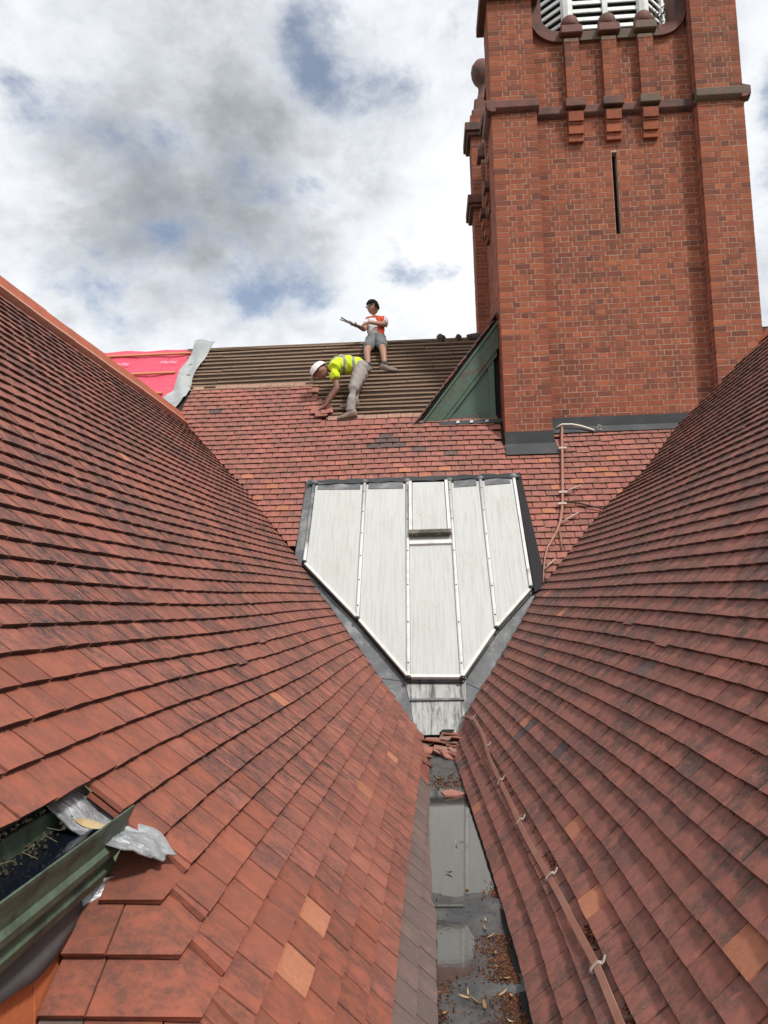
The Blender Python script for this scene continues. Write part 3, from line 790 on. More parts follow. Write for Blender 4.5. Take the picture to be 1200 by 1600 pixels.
# parapet: the wall dips between the piers in a U with a coping
UB, UR = 7.47, .36
def u_curve(x0, x1, n=10, zb=UB, r=UR, top=8.25):
    pts = [(x0, top), (x0, zb+r)]
    pts += [(x0+r-r*math.cos(a), zb+r-r*math.sin(a)) for a in [math.pi/2*k/n for k in range(1, n+1)]]
    pts += [(x1-r+r*math.sin(a), zb+r-r*math.cos(a)) for a in [math.pi/2*k/n for k in range(0, n+1)]]
    pts += [(x1, top)]; return pts
U = u_curve(xr+.02, xe-.02)
m = MB()
for (xa, za), (xb, zb2) in zip(U[:-1], U[1:]):
    if abs(xb-xa) < 1e-6: continue
    for k in range(1):
        m.hexa([(xa,yr+.004,7.38),(xb,yr+.004,7.38),(xb,yr+.3,7.38),(xa,yr+.3,7.38),(xa,yr+.004,za-.01),(xb,yr+.004,zb2-.01),(xb,yr+.3,zb2-.01),(xa,yr+.3,za-.01)])
m.build('parapet_curve', M_BRICK, tower)
# coping blocks along the curve
def sweep_block(P, axis_y0, axis_y1, w, mat, name, step=1):
    P = [Vector((p[0], 0, p[1])) for p in P]; nr = []
    for k in range(len(P)):
        d = (P[min(k+1, len(P)-1)]-P[max(k-1, 0)]).normalized(); nr.append(Vector((d.z, 0, -d.x)))
    for k in range(0, len(P)-1, step):
        q = list(range(k, min(k+step, len(P)-1)+1)); mm = MB()
        pts = [P[i]+nr[i]*.02 for i in q]+[P[i]-nr[i]*(w-.02) for i in reversed(q)]
        mm.prism([Vector((p.x, axis_y0, p.z)) for p in pts], (0, axis_y1-axis_y0, 0))
        mm.build(name, mat, tower)
UC = [(xr+.02, 8.25), (xr+.02, 8.1), (xr+.02, 7.96), (xr+.02, UB+UR)] + [(xr+.02+UR-UR*math.cos(a), UB+UR-UR*math.sin(a)) for a in [math.pi/2*k/9 for k in range(1, 10)]]
sweep_block(UC, yr-.06, yr+.32, .15, M_TERRA, 'coping_block', 3)
UC2 = [(xe-.02-UR+UR*math.sin(a), UB+UR-UR*math.cos(a)) for a in [math.pi/2*k/9 for k in range(0, 10)]]+[(xe-.02, 7.96), (xe-.02, 8.1), (xe-.02, 8.25)]
sweep_block(UC2, yr-.06, yr+.32, .15, M_TERRA, 'coping_block', 3)
xs = list(np.linspace(xr+.02+UR, xe-.02-UR, 6))
sweep_block([(x, UB) for x in xs], yr-.06, yr+.32, .13, M_TERRAL, 'coping_block')
# string course: weathered top, splayed dark underside
def band(ax, ay, bx, by, z0, z1, out, mat=None, name='string_course', ext0=0, ext1=0):
    d = Vector((bx-ax, by-ay, 0)).normalized(); nrm = Vector((d.y, -d.x, 0)); a = Vector((ax, ay, 0))-d*ext0; b = Vector((bx, by, 0))+d*ext1
    prof = [(0, z0-.05), (out*.55, z0-.028), (out, z0), (out, z1-.012), (out*.85, z1), (-.05, z1+.03), (-.05, z0-.05)]
    mm = MB(); mm.prism([a+nrm*u+Vector((0,0,w)) for u, w in prof], b-a); o = mm.build(name, mat or M_TERRA, tower); bevel(o, .006); return o
OV = .075
zc0, zc1 = 6.40, 6.51
band(X0, Y0, X0+PW, Y0, zc0, zc1, OV, ext0=OV, ext1=.03); band(xe, Y0, X1, Y0, zc0-.0, zc1, OV, M_TERRAL, ext0=.03, ext1=OV)
band(X0, Y0+PW, X0, Y0, zc0-.001, zc1-.001, OV, ext0=.03, ext1=OV-.002); band(X1, Y0, X1, Y0+PW, zc0-.001, zc1-.001, OV, ext0=OV-.002)
band(xr, yr, xe, yr, zc0, zc1, OV*.9)
band(xr, Y0, xr, yr, zc0-.002, zc1-.002, .03); band(xe, yr, xe, Y0, zc0-.002, zc1-.002, .03)
band(X0+RD, Y1-PW, X0+RD, Y0+PW, zc0, zc1, OV*.9)
# pilasters with corbels and round caps (front face, then the left face)
def pilaster(cx, cy, ux, uy, big=1.0, lich=False):
    nx_, ny_ = uy, -ux
    def blk(name, w, d0, d1, z0, z1, mat, bv=.006, taper=0):
        p = []
        for z, t in ((z0, 0), (z1, taper)):
            for su, dd in ((-1, d1-t), (1, d1-t), (1, d0), (-1, d0)):
                hw = w/2-(t if su else 0)
                p.append((cx+ux*su*hw+nx_*dd, cy+uy*su*hw+ny_*dd, z))
        mm = MB(); mm.hexa(p); o = mm.build(name, mat, tower); bevel(o, bv); return o
    # shaft: courses of brick
    for c in range(int(6.55/CH), int(7.46/CH)):
        z = c*CH+CH/2; parts = [(-.1, .1)] if c % 2 else [(-.1, -.003), (.003, .1)]
        if c % 2 and hsh(c, cx) > .5: parts = [(-.1, .03), (.036, .1)]
        for a, b in parts:
            mu = (a+b)/2; M = Matrix(((ux, -nx_, 0, cx+ux*mu+nx_*.05), (uy, -ny_, 0, cy+uy*mu+ny_*.05), (0,0,1,z), (0,0,0,1)))
            bricks.append((view_size((cx, cy, z)) if ux > .5 else 0, M, (b-a)-.004, False, c+mu+cx))
    blk('pilaster_core', .192, -.02, .096, 6.45, 7.46, M_JOINT, .001)
    blk('string_block', .275, 0, .155, 6.44, 6.56, M_TERRAL if lich else M_TERRA, .01)
    blk('cap_block', .30, -.14, .17, 7.49, 7.62, M_TERRAL if lich else M_TERRA, .012, .012)
    mm = MB(); R = .125
    mm.lathe((cx+nx_*.03, cy+ny_*.03, 7.62), [(R*.86,0),(R*.97,.03),(R,.065),(R*.96,.105),(R*.82,.15),(R*.58,.18),(R*.28,.197),(.004,.203)], 18); mm.build('round_cap', M_TERRA, tower, True)
    blk('corbel', .20, 0, .125, 6.245, 6.385, M_BRICK, .004); blk('corbel', .20, 0, .10, 6.215, 6.243, M_BRICK, .002)
    blk('corbel', .20, 0, .090, 6.085, 6.213, M_BRICK, .004); blk('corbel', .20, 0, .06, 5.99, 6.083, M_BRICK, .004)
for k, px in enumerate((2.165, 2.665, 3.15)): pilaster(px, yr, 1, 0, lich=(k == 2))
for py in (10.95, 11.88, 12.75): pilaster(X0+RD, py, 0, -1)
# caps of the piers, just above the frame
for (x0, x1, y0, y1, z) in ((X0, X0+PW, Y0, Y0+PW, ZT), (xe, X1, Y0, Y0+PW, ZT), (xe, X1, Y1-PW, Y1, ZT)):
    mm = MB(); mm.box(x0-.10, x1+.10, y0-.10, y1+.10, z, z+.13); mm.box(x0-.06, x1+.06, y0-.06, y1+.06, z+.13, z+.2)
    bevel(mm.build('pier_cap', M_TERRA, tower), .01)
# the far corner pier rises higher: bands, pedestal and ball finial
fx, fy = X0+PW/2, Y1-PW/2
for z in (7.05, 8.45):
    mm = MB(); mm.box(X0-.11, X0+PW+.1, Y1-PW-.11, Y1+.1, z, z+.16); mm.box(X0-.07, X0+PW+.06, Y1-PW-.07, Y1+.06, z-.07, z); bevel(mm.build('pier_band', M_TERRA, tower), .01)
mm = MB(); mm.box(fx-.26, fx+.26, fy-.26, fy+.26, 8.61, 8.95); mm.box(fx-.2, fx+.2, fy-.2, fy+.2, 8.95, 9.2); bevel(mm.build('pedestal', M_TERRA, tower), .02)
mm = MB(); mm.lathe((fx-.02, fy, 9.2), [(.17,0),(.13,.08),(.09,.2),(.08,.32),(.10,.38),(.16,.45),(.20,.55),(.21,.65),(.19,.76),(.13,.85),(.05,.90),(.004,.91)], 20); mm.build('ball_finial', M_TERRA, tower, True)
mm = MB(); mm.box(xr-.3, xe+.3, yr+.3, Y1-.4, 7.2, 7.3); mm.build('tower_roof', M_LEADD, tower)
# lead apron where tower meets roof
mm = MB()
def slope_pt(x, y, w): return Vector((x, y, MT*y+MC)) + nn*w
mm.prism([(X0-.012,Y0-.012,1.80),(X0+PW+.012,Y0-.012,1.80),(X0+PW+.012,Y0-.012,2.03),(X0-.012,Y0-.012,2.03)], (0,.006,0)); mm.build('base_flashing', M_LEADD, tower)
mm = MB(); mm.prism([slope_pt(X0-.02,Y0-.005,.05), slope_pt(X0+PW+.03,Y0-.005,.05), slope_pt(X0+PW+.04,Y0-.135,.045), slope_pt(X0-.02,Y0-.135,.045)], -nn*.008); mm.build('base_apron', M_LEADD, tower)
mm = MB(); mm.prism([(xr+.02,yr-.012,2.02),(xe+.0,yr-.012,2.02),(xe+.0,yr-.012,2.235),(xr+.02,yr-.012,2.235)], (0,.006,0)); mm.build('base_flashing', M_LEADD, tower)
mm = MB(); mm.prism([slope_pt(xr+.02,yr-.003,.045), slope_pt(3.4,yr-.003,.045), slope_pt(3.4,yr-.075,.042), slope_pt(xr+.02,yr-.075,.042)], -nn*.008); mm.build('base_apron', M_LEADD, tower)
# link the bricks: the 300 that show largest as objects, the rest as one part
def brick_mesh(w):
    mm = MB(); mm.obox(Matrix.Identity(4), w, BD, BH); return mm.data('brick', M_BRICK)
BMS = {round(w, 3): brick_mesh(w) for w in (.210-.010, .105-.010)}
bricks.sort(key=lambda b: -b[0])
n_ = 0; mm = MB()
for vs_, M, w, share, key in bricks:
    k = round(w, 3)
    if n_ < 300 and vs_ > 0 and share and k in BMS:
        place('brick', BMS[k], M, tower); n_ += 1
    else: mm.obox(M, w, BD, BH, 0, hsh(key, w*9))
tag(mm.build('brickwork', M_BRICK, tower), kind='stuff')

# ------------------------------------------------------------------ louvred lantern
M_WHITE = plain('white_painted_wood', (.74,.75,.74), .55, .1, 14, stain=(.45,.45,.43), stain_amt=.4)
lan = thing('louvred_lantern', (2.70, 11.43, 7.3), 'white octagonal louvred lantern rising behind the tower parapet', 'lantern')
cx, cy, AP = 2.72, 11.43, 1.27; side = 2*AP*math.tan(math.pi/8)
oct_ = [(cx+AP/math.cos(math.pi/8)*math.sin(a), cy-AP/math.cos(math.pi/8)*math.cos(a)) for a in [math.pi/8+k*math.pi/4 for k in range(8)]]
for k in range(8):
    x, y = oct_[k]; mm = MB(); mm.lathe((x, y, 7.3), [(.085,0),(.085,1.75)], 8); mm.build('corner_post', M_WHITE, lan)
    (xa, ya), (xb, yb) = oct_[k-1], oct_[k]
    mx, my = (xa+xb)/2, (ya+yb)/2; d = Vector((xb-xa, yb-ya, 0)).normalized(); nr = Vector((d.y, -d.x, 0))
    mm = MB(); mm.bar((mx, my, 7.3), (mx, my, 9.0), .07, .07, up=nr); mm.build('mullion', M_WHITE, lan)
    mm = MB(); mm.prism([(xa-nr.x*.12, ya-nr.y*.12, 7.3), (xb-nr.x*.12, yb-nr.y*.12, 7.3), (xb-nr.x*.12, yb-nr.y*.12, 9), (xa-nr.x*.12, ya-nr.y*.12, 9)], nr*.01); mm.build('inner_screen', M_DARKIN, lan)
    if k in (7, 0, 1):
        for s0, s1 in ((.07, .475), (.525, .93)):
            for q in range(12):
                z = 7.36+q*.125
                a = Vector((lerp(xa, xb, s0), lerp(ya, yb, s0), z)); b = Vector((lerp(xa, xb, s1), lerp(ya, yb, s1), z))
                mm = MB(); mm.bar(a, b, .018, .066, up=nr*-.25+Vector((0,0,.95))); mm.build('slat', M_WHITE, lan)
mm = MB(); vv = [(x+(x-cx)*.12, y+(y-cy)*.12, 9.0) for x, y in oct_]; mm.mesh(vv+[(cx, cy, 10.4)], [(i, (i+1) % 8, 8) for i in range(8)]+[tuple(range(7,-1,-1))]); mm.build('roof', M_LEADD, lan)

# ------------------------------------------------------------------ green gablet against the tower
def green_paint():
    g = G('peeling_green_paint'); a = g.noise(6, 6, .65, .8); b = g.noise(26, 4, .6, .4)
    c = g.val((.062,.112,.076), g.noise(14, 4), .75, 1.25)
    pe = g.rng(g.math('ADD', g.math('MULTIPLY', a, .6), g.math('MULTIPLY', b, .4)), .515, .555)
    c = g.mix(g.math('MULTIPLY', pe, .85), c, (.10,.062,.05)); g.bump(pe, .3, .004)
    return g.done(c, .6)
def green_flat():
    g = G('green_panel_paint'); return g.done(g.val((.065,.120,.086), g.noise(9, 4), .8, 1.2), .5)
M_GRN, M_GRNP = green_paint(), green_flat()
gb = thing('gablet', (.6, 10.06, 2.3), 'peeling green timber gablet leaning against the left side of the brick tower', 'gablet')
GY = 10.05
def gp(x, z, y=GY): return Vector((x, y, z))
m = MB(); m.prism([gp(-.02,2.27), gp(.215,2.25), gp(1.03,3.26), gp(1.03,3.60)], (0,.04,0)); bevel(m.build('bargeboard', M_GRN, gb), .004)
m = MB(); m.prism([gp(.215,2.25,GY+.015), gp(.28,2.25,GY+.015), gp(1.0,3.15,GY+.015), gp(1.0,3.24,GY+.015)], (0,.04,0)); m.build('inner_board', M_GRN, gb)
m = MB(); m.prism([gp(-.045,2.26,GY-.025), gp(-.02,2.25,GY-.025), gp(1.03,3.585,GY-.025), gp(1.03,3.63,GY-.025)], (0,.06,0)); m.build('top_fillet', M_GRNP, gb)
m = MB(); m.prism([gp(.30,2.28,GY+.06), gp(.93,2.28,GY+.06), gp(.93,3.08,GY+.06)], (0,.02,0)); m.build('panel', M_GRNP, gb)
m = MB(); m.prism([gp(.28,2.275,GY+.035), gp(.90,2.275,GY+.035), gp(.90,2.385,GY+.035), gp(.37,2.385,GY+.035)], (0,.03,0)); m.build('bottom_rail', M_GRN, gb)
m = MB(); m.prism([gp(.875,2.275,GY+.03), gp(.955,2.275,GY+.03), gp(.955,3.14,GY+.03), gp(.875,3.04,GY+.03)], (0,.04,0)); m.build('post', M_GRNP, gb)
m = MB(); m.prism([gp(.20,2.215,GY-.06), gp(1.03,2.225,GY-.06), gp(1.03,2.285,GY-.02), gp(.20,2.27,GY-.02)], (0,.02,0)); sill = m.build('lead_sill', M_LEADD, gb)
for x in (.42,.60,.80):
    m = MB(); m.prism([gp(x,2.232,GY-.064), gp(x+.045,2.235,GY-.064), gp(x+.05,2.27,GY-.038), gp(x+.01,2.272,GY-.038)], (0,-.003,0)); m.build('repair_patch', plain('bright_lead', (.5,.53,.55), .4, .2, 20, metal=.6), sill)
m = MB(); m.prism([gp(-.06,2.28,GY+.02), gp(1.03,3.64,GY+.02), Vector((1.03,11.35,3.64)), Vector((-.06,10.16,2.30))], (-.02,0,.02)); m.build('roof_deck', M_DECK, gb)
sdir = Vector((1.09, 0, 1.36)).normalized(); sn = Vector((-sdir.z, 0, sdir.x))
for q in range(17):
    t = q*.10+.02
    P = Vector((-.085, 0, 2.27))+sdir*t
    for c, yy in enumerate((GY-.05, GY+.115, GY+.28)):
        if q < 3 and c: continue
        M = Matrix((sdir, Vector((0,1,0)), sn)).transposed().to_4x4() @ Matrix.Rotation(.10, 4, 'Y')
        M.translation = P+sn*(.024+.004*hsh(q, c))+Vector((0, yy+.08+.012*hsh(q, 3), 0))
        m = MB(); m.obox(M, .17, .16, .012); m.build('tile', M_TILE_M if hsh(q, 8) > .5 else M_TILE_D, gb)
m = MB(); m.prism([Vector((.90,GY-.02,3.56)), Vector((1.02,GY-.06,3.72)), Vector((1.03,GY+.3,3.74)), Vector((.90,GY+.3,3.6))], (0,0,.015)); m.build('lead_cap', M_LEADD, gb)
m = MB(); m.box(.96, 1.034, GY+.10, GY+.3, 2.2, 3.5); m.build('dark_joint', M_FELT, gb)

# ------------------------------------------------------------------ conduit and loose cables on the main roof
M_COPPER = plain('brown_tape', (.33,.155,.110), .55, .2, 20, stain=(.40,.24,.18), stain_amt=.5)
M_CLIP = plain('pale_clip', (.42,.33,.285), .5, .15, 20)
cab = thing('conductor_cable', (1.7, 9.2, 1.2), 'brown earthing cable running down the main roof right of the skylight', 'cable')
path = [(1.775,9.92,2.07),(1.735,9.75,1.87),(1.70,9.58,1.67),(1.64,9.3,1.34),(1.575,9.02,.997),(1.55,8.93,.895),(1.50,8.80,.74),(1.44,8.70,.62),(1.30,8.54,.425),(1.255,8.45,.32),(1.22,8.34,.19),(1.19,8.22,.05)]
m = MB(); m.tube([Vector(p)+nn*.065 for p in path], [.017]*8+[.013,.009,.008,.008], 8); m.build('cable_run', M_COPPER, cab, True)
m = MB(); m.tube([Vector((1.47,8.74,.67))+nn*.06, Vector((1.47,8.62,.53))+nn*.06, Vector((1.455,8.53,.42))+nn*.05], .008, 6); m.build('cable_tail', M_COPPER, cab, True)
for p in ((1.715,9.62,1.72),(1.60,9.10,1.10),(1.56,8.97,.95)):
    m = MB(); m.bar(Vector(p)+nn*.07-Vector((.05,0,0)), Vector(p)+nn*.07+Vector((.05,0,0)), .035, .03, up=nn); m.build('clip', M_CLIP, cab)
for a, b in (((1.60,9.09,1.09),(1.82,9.17,1.18)),((1.50,8.77,.71),(1.72,8.87,.83)),((1.22,8.33,.18),(1.36,8.42,.29))):
    m = MB(); m.tube([Vector(a)+nn*.07, (Vector(a)+Vector(b))/2+nn*.085, Vector(b)+nn*.08], .010, 6); m.build('strap', M_CLIP, cab, True)
o = MB(); o.tube([Vector((1.70,9.90,2.05))+nn*.07, Vector((1.775,9.92,2.075))+nn*.09, Vector((1.90,9.91,2.06))+nn*.10, Vector((2.02,9.895,2.045))+nn*.08, Vector((2.17,9.85,1.99))+nn*.06], .013, 8)
tag(o.build('loose_cable', plain('white_cable', (.72,.68,.60), .5, .1), None, True), 'short white cable lying along the lead flashing at the tower foot', 'cable')
o = MB(); o.tube([Vector((2.24+.025*math.cos(a), 9.87+.01*math.sin(a), 2.03+.035*math.sin(a)))+nn*.06 for a in [k*.65 for k in range(10)]], .006, 6)
tag(o.build('cable_loop', plain('grey_wire', (.4,.33,.28), .5, .1), None, True), 'small wire loop on the roof beside the white cable end', 'cable')
o = MB(); o.tube([Vector((1.60,9.0,.98))+nn*.06, Vector((1.75,8.99,.97))+nn*.055, Vector((1.92,8.94,.91))+nn*.06, Vector((2.03,8.91,.88))+nn*.06], .011, 7)
tag(o.build('cable_branch', plain('dark_brown_cable', (.06,.035,.028), .7, .2), None, True), 'dark cable branching from the earthing cable towards the right roof', 'cable')

# ------------------------------------------------------------------ copper tape along the right roof
tape = thing('conductor_tape', (.45, 4, -1.15), 'flat brown metal tape clipped along the foot of the right roof', 'tape')
tp = [(-1.16,1.6),(-1.158,2.26),(-1.155,2.52),(-1.163,2.84),(-1.167,3.30),(-1.175,3.87),(-1.17,4.70),(-1.14,5.44),(-1.10,6.1),(-1.09,6.6),(-1.13,7.0),(-1.17,7.2)]
def rp(z, y, w=0.0):
    p = S_right(z, y); up = (S_right(z+.05, y)-p).normalized(); n = Vector((-up.z, 0, up.x)); return p+n*w, up, n
m = MB(); vv = []; NN = 60
for k in range(NN+1):
    y = lerp(1.6, 7.2, k/NN); z = np.interp(y, [p[1] for p in tp], [p[0] for p in tp])
    p, up, n = rp(z, y, .010+.003*math.sin(y*5)); wv = .006*math.sin(y*3.1)
    vv += [p+up*(.012+wv), p+up*(-.012+wv), p+up*(-.012+wv)+n*.006, p+up*(.012+wv)+n*.006]
m.mesh(vv, [(4*k+a, 4*k+(a+1) % 4, 4*k+4+(a+1) % 4, 4*k+4+a) for k in range(NN) for a in range(4)]); m.build('strip', M_COPPER, tape)
for y in (2.52, 3.30, 4.07, 4.85, 5.68, 6.70):
    z = np.interp(y, [p[1] for p in tp], [p[0] for p in tp]); p, up, n = rp(z, y, .010); e = Vector((0, 1, 0))
    m = MB()
    m.bar(p-up*.018+n*.009, p+up*.018+n*.009, .016, .004, up=n); m.bar(p-up*.017-n*.008, p-up*.017+n*.010, .014, .005, up=e)
    m.bar(p+up*.017+n*.008, p+up*.026-n*.002-e*.010, .012, .004, up=n); m.bar(p+up*.026-n*.002-e*.010, p+up*.046+n*.002+e*.008, .010, .005, up=n)
    bevel(m.build('clip', M_CLIP, tape), .003)

# ------------------------------------------------------------------ debris
def blob(c, s, seed, sub=1):
    bm = bmesh.new(); bmesh.ops.create_icosphere(bm, subdivisions=sub, radius=1); v = []
    for q in bm.verts:
        k = .7+.6*hsh(q.co.x*3.1, q.co.y*5.3, q.co.z*7.7, seed); v.append(Vector((q.co.x*s[0]*k, q.co.y*s[1]*k, q.co.z*s[2]*k))+Vector(c))
    f = [tuple(x.index for x in p.verts) for p in bm.faces]; bm.free(); return v, f
M_MOSS = G('rust_red_moss'); _r = M_MOSS.rnd()
M_MOSS = M_MOSS.done(M_MOSS.ramp(_r, [(0,(.03,.012,.008)),(.4,(.085,.028,.013)),(.75,(.14,.046,.018)),(1,(.24,.105,.04))]), .95)
rnd = random.Random(3)
m = MB()
def crumbs(n, fx_, fy_, fz, s0, s1):
    for _ in range(n):
        x, y = fx_(), fy_(); z = fz(x, y); s = rnd.uniform(s0, s1)
        M = Matrix.Translation((x, y, z+s*.3)) @ Euler((rnd.uniform(0,6), rnd.uniform(0,6), rnd.uniform(0,6))).to_matrix().to_4x4()
        p = [M @ Vector(q) for q in ((s,0,-s*.4),(-s*.6,s*.7,-s*.3),(-s*.5,-s*.8,-s*.4),(0,0,s*.7))]
        m.mesh(p, [(0,1,2),(0,3,1),(1,3,2),(2,3,0)], 0, rnd.random())
fl = lambda x, y: floor_z(x, y)
crumbs(5000, lambda: .275-abs(rnd.gauss(0, .055)), lambda: 2.3+1.0*rnd.random()**1.3, fl, .002, .0065)
crumbs(500, lambda: -.05+abs(rnd.gauss(0, .04)), lambda: rnd.uniform(2.3, 2.75), fl, .003, .009)
crumbs(420, lambda: .27-abs(rnd.gauss(0, .03)), lambda: rnd.gauss(3.78, .06), fl, .004, .010)
crumbs(260, lambda: -.06+abs(rnd.gauss(0, .05)), lambda: rnd.gauss(2.9, .12), fl, .003, .008)
crumbs(260, lambda: rnd.gauss(.10, .09), lambda: rnd.gauss(5.75, .10), fl, .004, .011)
crumbs(320, lambda: rnd.uniform(-.1, .30), lambda: rnd.uniform(2.3, 7.0), fl, .003, .008)
tag(m.build('moss_debris', M_MOSS), 'rust red moss crumbs washed along the gutter', kind='stuff')
m = MB()
for y0, y1, n in ((2.0,2.3,160),(2.62,2.80,160),(3.38,3.55,90),(3.8,5.3,50)):
    for _ in range(n):
        y = rnd.uniform(y0, y1); z = np.interp(y, [p[1] for p in tp], [p[0] for p in tp])
        p, up, nv = rp(z, y, -.008); p = p+up*(.018+abs(rnd.gauss(0, .012))); s = rnd.uniform(.003, .009)
        M = Matrix.Translation(p+nv*s*.6) @ Euler((rnd.uniform(0,6), rnd.uniform(0,6), rnd.uniform(0,6))).to_matrix().to_4x4()
        q = [M @ Vector(v) for v in ((s,0,-s*.4),(-s*.6,s*.7,-s*.3),(-s*.5,-s*.8,-s*.4),(0,0,s*.7))]
        m.mesh(q, [(0,1,2),(0,3,1),(1,3,2),(2,3,0)], 0, rnd.random())
tag(m.build('moss_debris', M_MOSS), 'rust red moss crumbs caught behind the brown metal tape', kind='stuff')
# fine moss along the tile joints near the camera
m = MB(); M_DM = plain('dark_moss', (.035,.03,.02), 1, .4, 60)
for _ in range(15000):
    if rnd.random() < .5:
        i = rnd.randrange(2, 26); y = 1.3+4.2*rnd.random()**1.6; p = S_left(Z0L+i*GAUGE_Z, y); nv = Vector((.77,0,.64)); r_ = rangeL(Z0L+i*GAUGE_Z, i)
        if not r_[0] < y < r_[1]: continue
    else:
        i = rnd.randrange(1, 26); y = 1.5+4.5*rnd.random()**1.5; p = S_right(Z0R+i*GAUGE_Z, y); nv = Vector((-.72,0,.69))
    if hsh(round(y*5), i) < .25: continue
    s = rnd.uniform(.0025, .006); dn = Vector((.64,0,-.77)) if nv.x > 0 else Vector((-.7,0,-.72)); p = p+nv*(-.012+rnd.random()*.004)+dn*(.001+rnd.random()*.006)
    M = Matrix.Translation(p) @ Euler((rnd.uniform(0,6), rnd.uniform(0,6), rnd.uniform(0,6))).to_matrix().to_4x4()
    q = [M @ Vector(v) for v in ((s*2,0,-s*.4),(-s*.6,s*.9,-s*.3),(-s*.5,-s*.8,-s*.4),(0,0,s*.7))]
    m.mesh(q, [(0,1,2),(0,3,1),(1,3,2),(2,3,0)])
tag(m.build('joint_moss', M_DM), 'dark moss tufts in the joints of the near tiles', kind='stuff')
# dry curled leaves
M_LEAF = G('dry_leaf'); _r = M_LEAF.rnd(); M_LEAF = M_LEAF.done(M_LEAF.val(M_LEAF.ramp(_r, [(0,(.22,.13,.055)),(.5,(.36,.23,.10)),(1,(.44,.33,.18))]), M_LEAF.noise(60), .7, 1.25), .75)
def leaf_mesh(k):
    mm = MB(); n = 8; L = .05+.02*hsh(k, 1); W_ = .012+.010*hsh(k, 2); cu = .5+1.2*hsh(k, 3); vv = []
    for i in range(n+1):
        t = i/n; w = W_*math.sin(math.pi*min(1, t*1.05+.02))**.8; a = (t-.5)*cu*2
        x, z = L*math.sin(a)/(cu*2)*1.6, L*(1-math.cos(a))/(cu*2)*1.6
        for s in (-1, 0, 1): vv.append((x, s*w, z+abs(s)*w*(.5+.8*hsh(k, 4))))
    mm.mesh(vv, [(i*3+j, i*3+j+1, i*3+j+4, i*3+j+3) for i in range(n) for j in range(2)]); return mm.data('dry_leaf', M_LEAF, True)
LM = [leaf_mesh(k) for k in range(7)]
leafs = [(.09,2.86),(.11,2.80),(.075,2.83),(.21,3.02),(.225,2.92),(.205,3.13),(.235,2.83),(.21,2.86),(.0,2.72),(.155,2.60),(.145,2.63),(.02,2.62),(.10,2.58),(-.01,2.50),(.05,2.52),
         (.18,3.33),(.205,3.28),(.19,3.42),(-.04,3.34),(.0,3.36),(.125,3.70),(.13,4.45),(.10,4.38),(.05,3.95),(.22,2.70),(.14,2.78),(.24,2.62),(.02,5.8),(.12,5.95),(.16,5.85)]
for k, (x, y) in enumerate(leafs):
    o = bpy.data.objects.new('dry_leaf', LM[k % 7]); COL.objects.link(o)
    zz = max(floor_z(x, y), -1.3655 if 3.6 < y < 5.6 else -9)
    o.location = (x, y, zz+.004); o.rotation_euler = (rnd.uniform(-.3,.3), rnd.uniform(-.3,.3), rnd.uniform(0,6.28)); s = rnd.uniform(.75, 1.25); s *= .5; o.scale = (s*1.15, s*.55, s)
    tag(o, 'curled dry tan leaf lying on the wet gutter floor', 'leaf', 'dry leaves in the valley gutter')
# broken tiles heaped at the head of the gutter
M_BRK = tile_material('broken_tile_clay', [(0,(.30,.10,.075)),(.5,(.40,.15,.11)),(1,(.34,.20,.15))], (.12,.08,.07), .5, (20,20,20))
def shard(k):
    mm = MB(); n = 5+k % 3; R = [.055+.05*hsh(k, q, 1) for q in range(n)]
    pts = [(R[q]*1.25*math.cos(2*math.pi*q/n+.3*hsh(k, q)), R[q]*.8*math.sin(2*math.pi*q/n+.3*hsh(k, q)), 0) for q in range(n)]
    mm.prism(pts, (0,0,.013)); return mm.data('broken_tile', M_BRK)
SM = [shard(k) for k in range(8)]
def put_shard(k, x, y, z, rx, ry_, rz, s=1.0, lab=None):
    o = bpy.data.objects.new('broken_tile', SM[k % 8]); COL.objects.link(o); o.location = (x, y, z); o.rotation_euler = (rx, ry_, rz); o.scale = (s, s, 1)
    return tag(o, lab or 'broken red tile piece in the heap at the head of the gutter', 'broken tile', 'broken tiles heaped in the gutter')
for k in range(26):
    x = -.10+.36*hsh(k, 11); y = 6.42+.58*hsh(k, 12); 
    put_shard(k, x, y, floor_z(x, y)+.012+.050*hsh(k, 13)*sm((y-6.4)/.3), (hsh(k,14)-.5)*.7, (hsh(k,15)-.5)*.7, hsh(k,16)*6.28, .75+.5*hsh(k, 17))
o = put_shard(3, .10, 5.40, -1.357, .15, .1, .2, .9, 'single broken tile piece lying apart in the long puddle'); del o['group']
o = put_shard(5, -.07, 6.15, floor_z(-.07,6.15)+.02, .3, .5, 1.2, .7, 'broken tile piece standing against the left edge of the gutter'); del o['group']
v, f = [], []
m = MB()
for k in range(9):
    a, b = blob((.03+.10*hsh(k,1)+.03, 7.02+.07*hsh(k,2), -1.235+.02*hsh(k,3)), (.035,.025,.015), k); m.mesh(a, b, 0, hsh(k))
tag(m.build('silt_clump', plain('black_silt', (.02,.02,.018), .9, .4, 30)), 'black silt clump at the foot of the skylight apron', 'silt')

